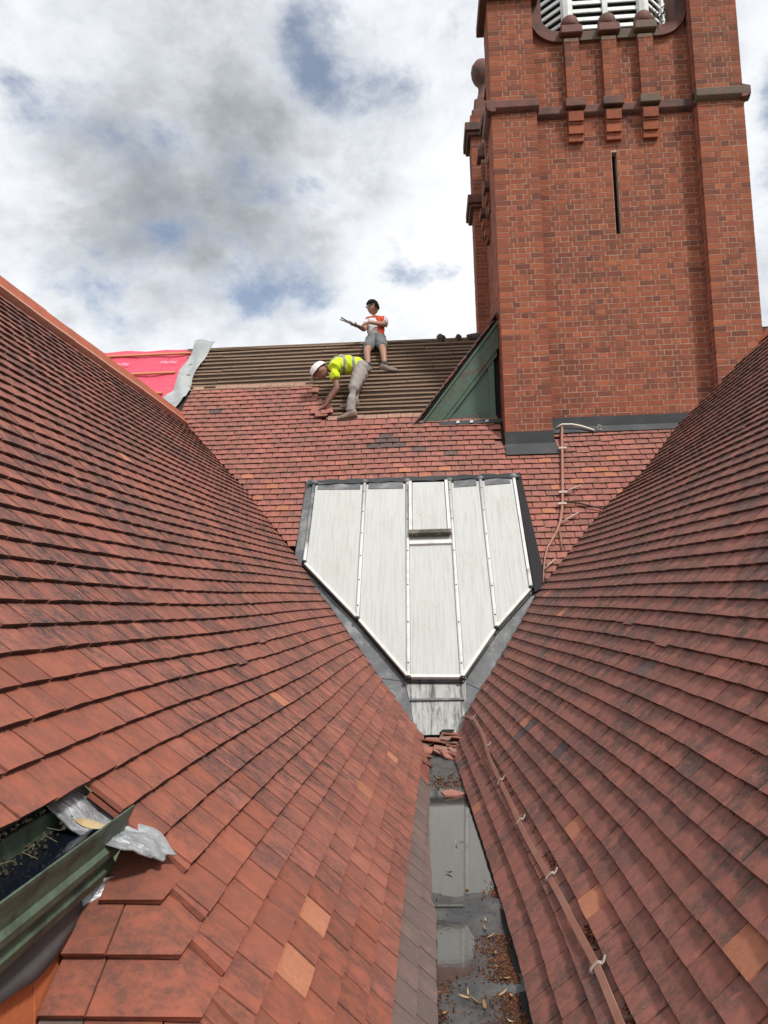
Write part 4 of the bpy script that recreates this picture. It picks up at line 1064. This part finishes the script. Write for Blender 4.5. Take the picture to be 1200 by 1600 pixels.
# ------------------------------------------------------------------ weed growing on the tower parapet
wd_ = thing('weed', (3.42, 10.2, 7.5), 'straggly dark weed growing behind the right end of the tower parapet', 'plant')
m = MB(); ml = MB(); rr = random.Random(11)
for k in range(16):
    b = Vector((3.30+rr.uniform(-.14,.16), 10.12+rr.uniform(-.05,.1), 7.45)); tip = b+Vector((rr.uniform(-.30,.16), rr.uniform(-.1,.1), rr.uniform(.30,.75)))
    mid = (b+tip)/2+Vector((rr.uniform(-.05,.05), 0, .05)); m.tube([b, mid, tip], [.008,.006,.003], 5)
    for q in range(16):
        t = rr.uniform(.25, 1); p = b.lerp(mid, t*2) if t < .5 else mid.lerp(tip, t*2-1); d = Vector((rr.uniform(-1,1), rr.uniform(-.6,.6), rr.uniform(-.3,.8))).normalized(); s = rr.uniform(.03,.065); w = d.cross(Vector((rr.uniform(-1,1),1,.2))).normalized()*s*.25
        ml.poly([p, p+d*s*.5+w, p+d*s, p+d*s*.5-w], 0, rr.random())
m.build('stem', plain('weed_stem', (.07,.055,.035), .9, .2), wd_)
M_WEED = G('weed_leaf'); M_WEED = M_WEED.done(M_WEED.ramp(M_WEED.rnd(), [(0,(.045,.05,.025)),(.6,(.085,.085,.045)),(1,(.13,.11,.06))]), .8)
tag(ml.build('foliage', M_WEED, wd_), kind='stuff')

# ------------------------------------------------------------------ near left corner: hipped foot, hanging tiles, lead, eaves gutter
cor = thing('hip_corner', (-.7, 1.7, -.8), 'short hipped corner of large angle tiles below the green gutter', 'roof')
def Hp(i): return Vector((np.interp(Z0L+i*GAUGE_Z, *LN), HIP[i] if i in HIP else 1.04, Z0L+i*GAUGE_Z))
def slab(mm, A, B, Bu, Au, n, t=.014, lift=.020):
    mm.hexa([A+n*lift, B+n*lift, Bu, Au, A+n*(lift+t), B+n*(lift+t), Bu+n*t, Au+n*t])
nL = Vector((.766,0,.643)); nF = Vector((0,-.66,.75)); nH = (nL+nF).normalized()
for i in range(10):
    H = Hp(i); Hu = Hp(i+1) if i < 9 else H+Vector((-.065,.095,.0766)); U_ = (Hu-H)*1.7
    wl = (.165, .25, .155, .24)[i % 4] if i != 9 else .15
    wl = min(wl, H.x+.83)
    cu_ = Vector((-.064,0,.0766))*1.7; fu = Vector((0, (Hu-H).y, .0766))*1.7
    A = H+Vector((-wl,0,0)); C_ = H+Vector((0,.166,0)); mm = MB()
    lift, t = -.016, .014
    tops = [A+nF*(lift+t), H+nH*(lift+t), C_+nL*(lift+t), C_+cu_+nL*(t-.047), H+U_+nH*(t-.047)*1.1, A+fu+nF*(t-.047)]
    bots = [A+nF*lift, H+nH*lift*1.1, C_+nL*lift, C_+cu_-nL*.047, H+U_-nH*.05, A+fu-nF*.047]
    mm.mesh(tops+bots, [(0,1,4,5),(1,2,3,4),(6,7,1,0),(7,8,2,1),(8,9,3,2),(11,6,0,5)], 0, hsh(i, 21))
    mm.build('angle_tile', M_TILE_F, cor)
    x = H.x-wl-.004; q = 0
    while x > -.815 and i < 9:
        w = min(.165, x+.825); B = Vector((x, H.y, H.z)); A = Vector((x-w+.004, H.y, H.z)); mm = MB()
        slab(mm, A-nF*.036, B-nF*.036, B+fu-nF*.047, A+fu-nF*.047, nF, lift=.022+.004*hsh(i, q)); mm.build('tile', M_TILE_S if hsh(i, q, 5) > .55 else M_TILE_F, cor); x -= w; q += 1
mm = MB(); mm.poly([Vector((-1.0,1.98,-.70)), Hp(9)+Vector((-.08,.16,-.03)), Hp(0)+Vector((-.05,.08,-.03)), Vector((-1.0,1.14,Z0L-.04))]); mm.build('hip_deck', M_DECK, cor)
# tile-hung wall under the gutter
wl_ = thing('hung_tile_wall', (-.85, 1.1, -1), 'bright orange tile-hung wall below the green gutter at the bottom left', 'wall')
mm = MB(); mm.box(-1.2, -.848, -.3, 1.86, -3, -.66); mm.build('wall_backing', M_DECK, wl_); mm = MB(); mm.box(-1.2, -.915, -.3, 1.86, -.655, -.45, 0); mm.build('fascia', M_FELT, wl_); mm = MB(); mm.box(-1.1, -.9, 1.0, 1.2, -1.2, -1.1); mm.build('wall_backing', M_DECK, wl_)
for r_ in range(7):
    z = -.70-r_*.30
    for q in range(13):
        y = -.2+q*.165+(.08 if r_ % 2 else 0)
        if y > 1.80: continue
        mm = MB(); mm.hexa([(-.845,y+.002,z-.32),(-.820,y+.002,z-.32),(-.820,y+.163,z-.32),(-.845,y+.163,z-.32),(-.850,y+.002,z),(-.837,y+.002,z),(-.837,y+.163,z),(-.850,y+.163,z)]); bevel(mm.build('hung_tile', M_TILE_W, wl_), .002)
# ogee gutter
M_GGUT = plain('green_gutter_paint', (.085,.125,.085), .6, .35, 30, bumpv=.3, stain=(.035,.042,.032), stain_amt=.8)
gu = thing('eaves_gutter', (-.8, 1, -.6), 'green ogee eaves gutter holding dark water at the bottom left', 'gutter')
pr = [(-.735,-.500),(-.738,-.508),(-.752,-.535),(-.760,-.556),(-.752,-.566),(-.757,-.580),(-.778,-.600),(-.770,-.612),(-.782,-.634),(-.815,-.648),(-.905,-.648),(-.905,-.485)]
inn = [(-.895,-.485),(-.895,-.638),(-.815,-.638),(-.79,-.62),(-.77,-.575),(-.765,-.55),(-.745,-.510),(-.741,-.500)]
pr = [(x, -.5+(z+.5)*(1.14 if z < -.5 else 1)) for x, z in pr]; ring = pr+inn; n = len(ring); mm = MB(); ys = [-.3, .5, 1.2, 1.84, 1.875]
vv = []
for y in ys:
    for (x, z) in ring: vv.append((x+.004*math.sin(y*3), y+(.035*(z+.65)/.15 if y > 1.8 else 0), z+.006*(y-1)))
mm.mesh(vv, [(a*n+k, a*n+(k+1) % n, (a+1)*n+(k+1) % n, (a+1)*n+k) for a in range(len(ys)-1) for k in range(n)]+[tuple(range(n)), tuple(range((len(ys)-1)*n+n-1, (len(ys)-1)*n-1, -1))])
mm.build('trough', M_GGUT, gu)
mm = MB(); mm.poly([(-.897,-.3,-.530),(-.762,-.3,-.530),(-.758,1.84,-.530),(-.897,1.84,-.530)])
gwm = G('dark_gutter_water'); gwm.b.inputs['IOR'].default_value = 1.33; gwm = gwm.done((.006,.008,.014), .06)
mm.build('water', gwm, gu)
mm = MB()
for k in range(160):
    y = rnd.uniform(.8, 1.85); x = -.868+abs(rnd.gauss(0,.012)); s = rnd.uniform(.003,.008)
    M = Matrix.Translation((x, y, -.528+rnd.uniform(0,.03))) @ Euler((rnd.uniform(0,6),rnd.uniform(0,6),rnd.uniform(0,6))).to_matrix().to_4x4()
    p = [M @ Vector(v) for v in ((s,0,-s*.4),(-s*.6,s*.7,-s*.3),(-s*.5,-s*.8,-s*.4),(0,0,s*.7))]; mm.mesh(p, [(0,1,2),(0,3,1),(1,3,2),(2,3,0)], 0, rnd.random())
tag(mm.build('silt', plain('gutter_silt', (.05,.042,.025), 1, .5, 40), gu), kind='stuff')
mm = MB()
for k in range(7):
    a = Vector((-.865+rnd.uniform(0,.02), rnd.uniform(1.2,1.85), -.52+rnd.uniform(0,.02))); mm.tube([a, a+Vector((rnd.uniform(0,.03), rnd.uniform(-.03,.03), rnd.uniform(0,.02))), a+Vector((rnd.uniform(.02,.05), rnd.uniform(-.04,.04), rnd.uniform(-.01,.02)))], .0006, 4)
tag(mm.build('dead_stalks', plain('straw', (.22,.18,.10), .9, .2), gu), kind='stuff')
o = bpy.data.objects.new('dry_leaf', LM[2]); COL.objects.link(o); o.location = (-.80, 1.79, -.515); o.rotation_euler = (.5,.3,.6); o.scale = (.9,.9,.9)
tag(o, 'curled tan leaf floating at the end of the green gutter', 'leaf')
# lead soaker in the gap and the flashing below the gutter
M_BLEAD = plain('bright_new_lead', (.44,.46,.48), .42, .35, 30, metal=.45, bumpv=.7, stain=(.15,.16,.17), stain_amt=.7)
ld = thing('lead_soaker', (-.7, 1.85, -.6), 'crumpled shiny lead sheet in the gap beside the end of the green gutter', 'flashing')
def lp(z, y, w=.03): 
    p = S_left(z, y); return p+Vector((.766,0,.643))*w
G_ = [[(-.40,1.78),(-.40,1.83),(-.40,1.89),(-.40,1.97)], [(-.49,1.79),(-.49,1.84),(-.49,1.88),(-.49,1.97)], [(-.575,1.79),(-.578,1.85),(-.58,1.90),(-.58,1.97)], [(-.615,1.84),(-.628,1.865),(-.632,1.90),(-.638,1.945)]]
mm = MB(); vv = []
for j in range(13):
    for i in range(13):
        u, v = i/12*3, j/12*3; a, b = min(int(u), 2), min(int(v), 2); fu_, fv = u-a, v-b
        z = lerp(lerp(G_[b][a][0], G_[b][a+1][0], fu_), lerp(G_[b+1][a][0], G_[b+1][a+1][0], fu_), fv)
        y = lerp(lerp(G_[b][a][1], G_[b][a+1][1], fu_), lerp(G_[b+1][a][1], G_[b+1][a+1][1], fu_), fv)
        edge = .004*math.sin(i*.9)*(j == 12)
        vv.append(lp(z+edge, y, -.050+.066*sm((j-4)/5)+.010*(hsh(i, j, 3)-.5)*(i*j % 2+.4)))
mm.mesh(vv, [(j*13+i, j*13+i+1, (j+1)*13+i+1, (j+1)*13+i) for j in range(12) for i in range(12)])
o = mm.build('sheet', M_BLEAD, ld, False); sd_ = o.modifiers.new('thick', 'SOLIDIFY'); sd_.thickness = .003
fl_ = MB(); vv = []
for j in range(5):
    for i in range(25):
        y = lerp(-.2, 1.83, i/24); z = lerp(-.645, -.745-.02*math.sin(i*.9)-.03*sm((1.5-y)), j/4) + (.05*j/4*sm((y-1.55)/.28)); vv.append((-.835+.020*j/4+.004*math.sin(i*1.1+j), y, z))
fl_.mesh(vv, [(j*25+i, j*25+i+1, (j+1)*25+i+1, (j+1)*25+i) for j in range(4) for i in range(24)])
o = fl_.build('wall_flashing', plain('slate_grey_flashing', (.085,.088,.090), .6, .25, 14, bumpv=.3), None, True); sd_ = o.modifiers.new('thick', 'SOLIDIFY'); sd_.thickness = .004
tag(o, 'dark grey flashing strip between the green gutter and the orange hung tiles', 'flashing')
fl_ = MB(); vv = []
for j in range(9):
    for i in range(4): vv.append((-.825+.02*i+.006*math.sin(j*1.5+i), 1.80+.02*i+.008*math.sin(j*1.1), lerp(-.64, -.80+.035*i, j/8)))
fl_.mesh(vv, [(j*4+i, j*4+i+1, (j+1)*4+i+1, (j+1)*4+i) for j in range(8) for i in range(3)])
o = fl_.build('lead_tongue', M_BLEAD, None, True); sd_ = o.modifiers.new('thick', 'SOLIDIFY'); sd_.thickness = .004
tag(o, 'pale curled lead edge hanging under the end of the green gutter', 'flashing')

# ------------------------------------------------------------------ people
def skin_mat(name, col):
    g = G(name); c = g.val(col, g.noise(30, 4), .88, 1.1); g.b.inputs['Subsurface Weight'].default_value = .05; return g.done(c, .55)
def cloth(name, col, var=.2): return plain(name, col, .85, var, 30, bumpv=.5)
def skinned(name, V, E, mats, sub=1, root=0):
    """V: {key: (x,y,z,radius)} ; E: list of (key,key); returns mesh data grown by a Skin modifier"""
    keys = list(V); me = bpy.data.meshes.new(name)
    me.from_pydata([V[k][:3] for k in keys], [(keys.index(a), keys.index(b)) for a, b in E], [])
    o = bpy.data.objects.new('tmp', me); COL.objects.link(o)
    o.modifiers.new('skin', 'SKIN'); sv = me.skin_vertices[0].data
    for i, k in enumerate(keys):
        r = V[k][3]; sv[i].radius = r if isinstance(r, tuple) else (r, r); sv[i].use_root = (i == root)
    s = o.modifiers.new('sub', 'SUBSURF'); s.levels = sub+1; s.render_levels = sub+1
    bpy.context.view_layer.update()
    out = bpy.data.meshes.new_from_object(o.evaluated_get(bpy.context.evaluated_depsgraph_get()))
    bpy.data.objects.remove(o); bpy.data.meshes.remove(me); out.name = name
    out.materials.clear()
    for m_ in (mats if isinstance(mats, (list, tuple)) else [mats]): out.materials.append(m_)
    out.polygons.foreach_set('use_smooth', [True]*len(out.polygons)); return out
def fused(name, tubes, mats, voxel=.013, it=8):
    """overlapping tapered tubes fused into one continuous surface"""
    mm = MB()
    for path, rad in tubes: mm.tube(path, rad, 16)
    o = bpy.data.objects.new('tmp', mm.data(name, mats)); COL.objects.link(o)
    r = o.modifiers.new('r', 'REMESH'); r.mode = 'VOXEL'; r.voxel_size = voxel
    k = o.modifiers.new('k', 'SMOOTH'); k.iterations = it; k.factor = .5
    bpy.context.view_layer.update()
    out = bpy.data.meshes.new_from_object(o.evaluated_get(bpy.context.evaluated_depsgraph_get()))
    bpy.data.objects.remove(o); out.name = name; out.materials.clear()
    for m_ in (mats if isinstance(mats, (list, tuple)) else [mats]): out.materials.append(m_)
    out.polygons.foreach_set('material_index', [0]*len(out.polygons))
    out.polygons.foreach_set('use_smooth', [True]*len(out.polygons)); return out
def head_geo(c, fwd, up, s=.105):
    """head with brow, nose, chin and ears, facing fwd"""
    fwd = Vector(fwd).normalized(); up = (Vector(up)-fwd*Vector(up).dot(fwd)).normalized(); rt = fwd.cross(up)
    bm = bmesh.new(); bmesh.ops.create_uvsphere(bm, u_segments=44, v_segments=32, radius=1)
    V = []
    for v in bm.verts:
        x, y, z = v.co                                    # x right, y forward, z up
        w = .74*(1-.22*sm((-z-.1)/.9)); d = .92; h = 1.12
        px, py, pz = x*w, y*d, z*h
        if y > .2:
            py += .10*sm((-z-.35)/.5)*sm((.5-abs(x))/.4)                     # chin
            py += .30*math.exp(-((z+.10)/.17)**2-(x/.13)**2)                # nose
            py -= .07*math.exp(-((z-.12)/.10)**2-((abs(x)-.33)/.16)**2)     # eye sockets
            py += .04*math.exp(-((z-.28)/.10)**2)                           # brow
            py += .03*math.exp(-((z+.50)/.07)**2-(x/.25)**2)                # lips
        if abs(x) > .85 and abs(z) < .3 and abs(y) < .35: px *= 1.18          # ears
        if y < 0: py *= 1.04
        V.append(Vector(c)+(rt*px+fwd*py+up*pz)*s)
    F = [tuple(q.index for q in f.verts) for f in bm.faces]; bm.free(); return V, F, fwd, up, rt
def fingers(V, E, wrist, d, n, spread=.013, L=.075, curl=.5, key='h'):
    """palm and five bent fingers added to a skin graph"""
    d = Vector(d).normalized(); n = Vector(n).normalized(); s = d.cross(n).normalized(); w = Vector(V[wrist][:3])
    p = w+d*.055; V[key+'p'] = (*p, (.034, .018)); E.append((wrist, key+'p'))
    for k, (o, l) in enumerate(((-1.5, .85), (-.5, 1.0), (.5, .95), (1.5, .75))):
        a = p+d*.03+s*o*spread*1.25; b = a+(d+n*curl*.4).normalized()*L*.5*l; c = b+(d*.5+n*curl).normalized()*L*.5*l
        for t, q, r in (('a', a, .009), ('b', b, .008), ('c', c, .007)): V['%s%d%s' % (key, k, t)] = (*q, r)
        E += [(key+'p', '%s%da' % (key, k)), ('%s%da' % (key, k), '%s%db' % (key, k)), ('%s%db' % (key, k), '%s%dc' % (key, k))]
    a = w+d*.035-s*.035; b = a+(d*.8-s*.6+n*.3).normalized()*.04
    V[key+'ta'] = (*a, .011); V[key+'tb'] = (*b, .008); E += [(key+'p', key+'ta'), (key+'ta', key+'tb')]
def add_head(me, geo, mats_index=0):
    bm = bmesh.new(); bm.from_mesh(me); vs_ = [bm.verts.new(v) for v in geo[0]]
    for f in geo[1]:
        fc = bm.faces.new([vs_[i] for i in f]); fc.smooth = True; fc.material_index = mats_index
    bm.to_mesh(me); bm.free()
def boot(name, ankle, toe, n, mat, sole, parent, L=.27):
    """a shoe: sole and upper along heel->toe on the slope"""
    a = Vector(ankle); d = (Vector(toe)-a).normalized(); n = Vector(n).normalized(); s = d.cross(n).normalized(); n = s.cross(d).normalized()
    mm = MB(); secs = [(-.085,.040,.10),(-.055,.052,.125),(0,.053,.13),(.05,.050,.09),(.10,.056,.068),(.16,.054,.058),(.205,.034,.040)]; vv = []
    for u, w, h in secs:
        u *= L/.27
        for q in range(8):
            t = 2*math.pi*q/8; yy = math.cos(t)*w; zz = math.sin(t); zz = h if zz > .9 else (0 if zz < -.5 else h*.5*(1+zz))
            vv.append(a+d*u+s*yy+n*(zz-.075))
    mm.mesh(vv, [(i*8+q, i*8+(q+1) % 8, (i+1)*8+(q+1) % 8, (i+1)*8+q) for i in range(len(secs)-1) for q in range(8)]+[tuple(range(7,-1,-1)), tuple(range((len(secs)-1)*8, len(secs)*8))])
    o = mm.build(name, mat, parent, True); o.modifiers.new('s', 'SUBSURF').levels = 1; o.modifiers['s'].render_levels = 1
    m2 = MB(); out = []
    for u, w in ((-.08,.034),(-.04,.044),(.05,.042),(.12,.048),(.18,.034),(.20,.015)):
        out.append((u*L/.27, w))
    pts = [a+d*u+s*w+n*-.078 for u, w in out]+[a+d*u-s*w+n*-.078 for u, w in reversed(out)]
    m2.prism(pts, -n*.018); m2.build('sole', sole, o); return o
M_SK1, M_SK2 = skin_mat('tanned_skin', (.26,.125,.085)), skin_mat('light_tanned_skin', (.36,.19,.135))
M_SOLE = plain('boot_sole', (.05,.045,.04), .9, .2)

# --- roofer bending over the tiles
p1 = thing('person', (-1.0, 10.2, 2.4), 'roofer in white hard hat and yellow hi-vis shirt bending down to the tiles', 'person')
V = {'pel':(-.88,10.42,3.16,.085),'ab':(-1.00,10.40,3.22,.065),'ch':(-1.14,10.36,3.20,.09),'nb':(-1.27,10.33,3.16,.06),'nk':(-1.33,10.325,3.13,.05),
     'hl':(-.87,10.33,3.10,.07),'kl':(-.955,10.20,2.80,.05),'al':(-.985,10.165,2.50,.042),
     'hr':(-.86,10.50,3.12,.07),'kr':(-.94,10.42,2.86,.05),'ar':(-.965,10.335,2.68,.042),
     'sl':(-1.215,10.21,3.10,.046),'el':(-1.165,10.17,2.82,.042),'wl':(-1.335,10.215,2.60,.028),
     'sr':(-1.22,10.46,3.13,.06),'er':(-1.21,10.47,2.92,.042),'wr':(-1.36,10.40,2.70,.028)}
E_ = [('pel','ab'),('ab','ch'),('ch','nb'),('nb','nk'),('pel','hl'),('hl','kl'),('kl','al'),('pel','hr'),('hr','kr'),('kr','ar'),('ch','sl'),('sl','el'),('el','wl'),('ch','sr'),('sr','er'),('er','wr')]
VB = dict(V); EB = list(E_)
fingers(VB, EB, 'wl', (-.86,.35,-.35), (.1,.35,-.9), key='fl'); fingers(VB, EB, 'wr', (-.8,.2,-.5), (.1,.35,-.9), key='fr')
body = skinned('body', VB, EB, [M_SK1, plain('dark_hair', (.02,.016,.013), .8, .2)])
hg = head_geo((-1.415,10.315,3.115), (-.72,-.12,-.68), (-.75,0,.66), .100); add_head(body, hg); link('body', body, p1)
def sub_graph(keys, grow, V=V, E=E_, extra=None):
    vv = {k: (*V[k][:3], V[k][3]+grow) for k in keys}
    if extra: vv.update(extra)
    return vv
M_HV = cloth('yellow_hi_vis_shirt', (.55,.72,.02)); M_TR = cloth('grey_work_trousers', (.30,.27,.25), .3); M_BT = cloth('dusty_boot', (.24,.19,.15), .35)
M_REFL = plain('grey_reflective_band', (.24,.25,.22), .5, .15)
shirt = fused('shirt', [([(-.845,10.44,3.155),(-.92,10.42,3.195),(-1.02,10.395,3.215),(-1.12,10.365,3.215),(-1.20,10.345,3.19),(-1.275,10.33,3.155)], [.125,.130,.130,.135,.125,.065]),
    ([(-1.17,10.29,3.19),(-1.215,10.205,3.12),(-1.205,10.185,3.03),(-1.185,10.178,2.955)], [.092,.086,.078,.070]),
    ([(-1.17,10.40,3.20),(-1.215,10.455,3.13),(-1.215,10.465,3.06)], [.085,.075,.062])], [M_HV, M_REFL])
for f in shirt.polygons:          # sewn-on reflective bands: two round the trunk, one over each shoulder
    c = f.center; t = (c-Vector((-.885,10.43,3.165))).dot(Vector((-1,-.25,.0)).normalized())
    if .075 < t < .115 or .205 < t < .245: f.material_index = 1
    if t > .24 and c.z > 3.12 and (abs(c.y-10.275) < .020 or abs(c.y-10.415) < .020): f.material_index = 1
for v in shirt.vertices: v.co += v.normal*.004*math.sin(v.co.z*45+v.co.x*60)
shirt = link('shirt', shirt, p1)
tro = fused('trousers', [([(-.955,10.41,3.195),(-.90,10.42,3.175),(-.85,10.42,3.14),(-.84,10.42,3.09)], [.122,.132,.135,.10]),
    ([(-.86,10.375,3.10),(-.895,10.30,2.98),(-.95,10.205,2.81),(-.97,10.18,2.68),(-.985,10.165,2.56),(-.99,10.160,2.485)], [.115,.098,.078,.068,.064,.066]),
    ([(-.86,10.47,3.12),(-.90,10.455,3.00),(-.94,10.42,2.87),(-.955,10.375,2.78),(-.965,10.335,2.675)], [.115,.098,.078,.068,.066])], M_TR)
for v in tro.vertices: v.co += v.normal*(.0018*math.sin(v.co.z*48+v.co.x*65)+.0018*math.sin(v.co.z*33-v.co.y*70))
link('trousers', tro, p1)
boot('boot', (-.985,10.15,2.478), (-1.25,10.14,2.44), (0,-.25,1), M_BT, M_SOLE, p1); boot('boot', (-.965,10.325,2.665), (-1.23,10.315,2.64), (0,-.25,1), M_BT, M_SOLE, p1)
def hard_hat(c, fwd, up, mat, parent, s=.128):
    fwd = Vector(fwd).normalized(); up = Vector(up); up = (up-fwd*up.dot(fwd)).normalized(); rt = fwd.cross(up); mm = MB(); vv = []; n = 20
    prof = [(1.13,-.02,1),(1.0,0,0),(.99,.30,0),(.93,.55,0),(.80,.78,0),(.55,.95,0),(.25,1.02,0),(.01,1.04,0)]
    for R, z, brim in prof:
        for k in range(n):
            t = 2*math.pi*k/n; f = math.cos(t); e = (.42*max(0, f)**2 if brim else 0); rdg = .03 if (abs(math.sin(t)) < .2 and z > .3) else 0
            vv.append(Vector(c)+(fwd*f*(R*1.12+e)+rt*math.sin(t)*R*.93+up*(z*.86+rdg-(.10*max(0,f) if brim else 0)))*s)
    mm.mesh(vv, [(i*n+k, i*n+(k+1) % n, (i+1)*n+(k+1) % n, (i+1)*n+k) for i in range(len(prof)-1) for k in range(n)]); o = mm.build('hard_hat', mat, parent, True)
    o.modifiers.new('t', 'SOLIDIFY').thickness = .004; return o
hard_hat(Vector((-1.415,10.315,3.115))+hg[3]*.022, hg[2], hg[3], plain('white_hard_hat', (.78,.77,.74), .35, .06), p1, .112)
# tiles being handled
for k, (x, z, a, w) in enumerate(((-1.40,2.47,.12,.055),(-1.33,2.515,.2,.06),(-1.46,2.53,-.1,.045))):
    mm = MB(); M = Matrix.Translation(pm(x, z, w)) @ Matrix.Rotation(math.atan(MT)-.12, 4, 'X') @ Matrix.Rotation(a, 4, 'Z'); mm.obox(M, .165, .21, .012)
    tag(mm.build('loose_tile', M_TILE_M), ('loose red tile under the bending roofer\'s hand', 'loose red tile nearest the bending roofer\'s boots', 'loose red tile highest by the bending roofer\'s hand')[k], 'tile')

# --- roofer sitting at the ridge
p2 = thing('person', (-.69, 11.3, 3.8), 'dark-haired roofer in sunglasses, white T-shirt and shorts sitting at the ridge', 'person')
V = {'pel':(-.69,11.33,3.88,.085),'ab':(-.692,11.37,3.99,.08),'ch':(-.70,11.41,4.12,.115),'nb':(-.715,11.43,4.25,.058),'nk':(-.722,11.43,4.31,.05),
     'hl':(-.765,11.27,3.83,.078),'kl':(-.81,10.99,3.585,.054),'al':(-.785,10.885,3.315,.038),
     'hr':(-.615,11.27,3.83,.078),'kr':(-.57,11.0,3.59,.054),'ar':(-.545,10.895,3.325,.038),
     'sl':(-.825,11.40,4.20,.052),'el':(-.865,11.30,4.03,.042),'wl':(-.945,11.14,4.035,.028),
     'sr':(-.585,11.40,4.20,.052),'er':(-.555,11.26,4.08,.042),'wr':(-.78,11.16,4.095,.028)}
VB = dict(V); EB = list(E_)
fingers(VB, EB, 'wl', (-.9,-.25,.25), (-.2,.3,.9), curl=.9, key='fl'); fingers(VB, EB, 'wr', (-.9,.1,-.35), (-.1,.6,-.7), key='fr')
body = skinned('body', VB, EB, [M_SK2]); hg = head_geo((-.735,11.415,4.415), (-.80,-.58,-.02), (.05,.05,1), .098); add_head(body, hg); link('body', body, p2)
hc, fw, up_, rt = Vector((-.735,11.415,4.415)), hg[2], hg[3], hg[4]
bm = bmesh.new(); bmesh.ops.create_icosphere(bm, subdivisions=4, radius=1); mm = MB(); vv = []
for v in bm.verts:
    x, y, z = v.co; k = 1.13+.10*hsh(round(x*6), round(y*6), round(z*6)); lim = z < (.30 if y > .25 else -.25)
    if lim: k = .86
    vv.append(hc+(rt*x*.78+fw*y*.95*(1.0 if y < .25 else 1.02)+up_*(z*1.12+.03))*.098*k)
mm.mesh(vv, [tuple(q.index for q in f.verts) for f in bm.faces]); bm.free(); mm.build('hair', plain('curly_dark_hair', (.010,.008,.007), .85, .3, 80, bumpv=.6, spec=.15), p2, True)
mm = MB()
for s in (-1, 1):
    c = hc+fw*.088+rt*s*.033+up_*.014; mm.prism([c+rt*u+up_*w for u, w in ((-.026,.016),(.026,.016),(.024,-.014),(0,-.02),(-.024,-.014))], -fw*.008)
    mm.bar(hc+fw*.080+rt*s*.060+up_*.022, hc+fw*.0+rt*s*.076+up_*.022, .006, .010)
mm.bar(hc+fw*.086-rt*.012+up_*.022, hc+fw*.086+rt*.012+up_*.022, .008, .008); mm.build('sunglasses', plain('black_lens', (.01,.01,.01), .15, .05), p2)
M_TS = cloth('white_t_shirt', (.68,.64,.63), .1); M_SH = cloth('grey_shorts', (.15,.16,.165), .25); M_OR = cloth('orange_red_vest', (.62,.075,.025), .2); M_SHOE = cloth('tan_shoe', (.20,.155,.13), .25)
vv = {'w':(-.69,11.335,3.86,.130),'ab':(*V['ab'][:3],.122),'ch':(*V['ch'][:3],.132),'nb':(*V['nb'][:3],.075),'sl':(-.825,11.40,4.20,.070),'e1':(-.855,11.34,4.11,.066),'sr':(-.585,11.40,4.20,.070),'e2':(-.562,11.335,4.14,.068)}
ts = skinned('t_shirt', vv, [('w','ab'),('ab','ch'),('ch','nb'),('ch','sl'),('sl','e1'),('ch','sr'),('sr','e2')], M_TS, sub=2)
for v in ts.vertices: v.co += v.normal*.005*math.sin(v.co.z*60+v.co.x*40)
link('t_shirt', ts, p2)
# open hi-vis vest: follows the shirt, open down the front
bm = bmesh.new(); bm.from_mesh(ts)
for v in bm.verts: v.co += v.normal*.010
kill = []
for f in bm.faces:
    c = f.calc_center_median(); ang = abs(math.atan2(c.x+.70, -(c.y-11.39))+.55)
    if (ang < .85 and c.z < 4.235) or c.z > 4.262 or c.x < -.845 or c.x > -.565 or c.z < 3.90: kill.append(f)
bmesh.ops.delete(bm, geom=kill, context='FACES')
me = bpy.data.meshes.new('hi_vis_vest'); bm.to_mesh(me); bm.free(); me.materials.clear(); me.materials.append(M_OR)
vest = link('hi_vis_vest', me, p2); vest.modifiers.new('t', 'SOLIDIFY').thickness = .008
vv = {'w':(-.69,11.345,3.935,.135),'pel':(*V['pel'][:3],.140),'hl':(*V['hl'][:3],.105),'kl':(-.805,11.06,3.655,.088),'hr':(*V['hr'][:3],.105),'kr':(-.575,11.065,3.66,.088)}
sh_ = skinned('shorts', vv, [('w','pel'),('pel','hl'),('hl','kl'),('pel','hr'),('hr','kr')], M_SH, root=1)
for v in sh_.vertices: v.co += v.normal*.006*math.sin(v.co.z*55+v.co.x*50)
link('shorts', sh_, p2)
boot('shoe', (-.785,10.875,3.305), (-.855,10.64,3.26), (0,-.5,1), M_SHOE, M_SOLE, p2); boot('shoe', (-.545,10.885,3.315), (-.32,10.80,3.28), (0,-.5,1), M_SHOE, M_SOLE, p2)
for a, k in (('al','kl'), ('ar','kr')):
    mm = MB(); A = Vector(V[a][:3]); K = Vector(V[k][:3]); mm.tube([A, A.lerp(K, .22)], [.047,.046], 10); mm.build('sock', plain('dark_sock', (.05,.05,.055), .9, .2), p2, True)
tl = thing('slate_ripper', (-.98, 11.1, 4.03), 'dark forked hand tool held out by the sitting roofer', 'tool')
a, b = Vector((-.985,11.12,4.045)), Vector((-1.20,11.06,4.135)); d = (b-a).normalized(); s = d.cross(Vector((0,-1,.2))).normalized()
M_STEEL = plain('dark_steel', (.05,.048,.05), .45, .2, 30, metal=.5)
mm = MB(); mm.bar(a-d*.06, b-d*.08, .036, .014, up=(0,-1,.2)); mm.build('shaft', M_STEEL, tl)
mm = MB(); mm.bar(b-d*.085+s*.010, b+s*.022, .016, .012, up=(0,-1,.2)); mm.build('prong', M_STEEL, tl)
mm = MB(); mm.bar(b-d*.085-s*.010, b-s*.016, .016, .012, up=(0,-1,.2)); mm.build('prong', M_STEEL, tl)
mm = MB(); mm.tube([a-d*.09, a+d*.02], .018, 8); mm.build('grip', M_BLACK, tl)
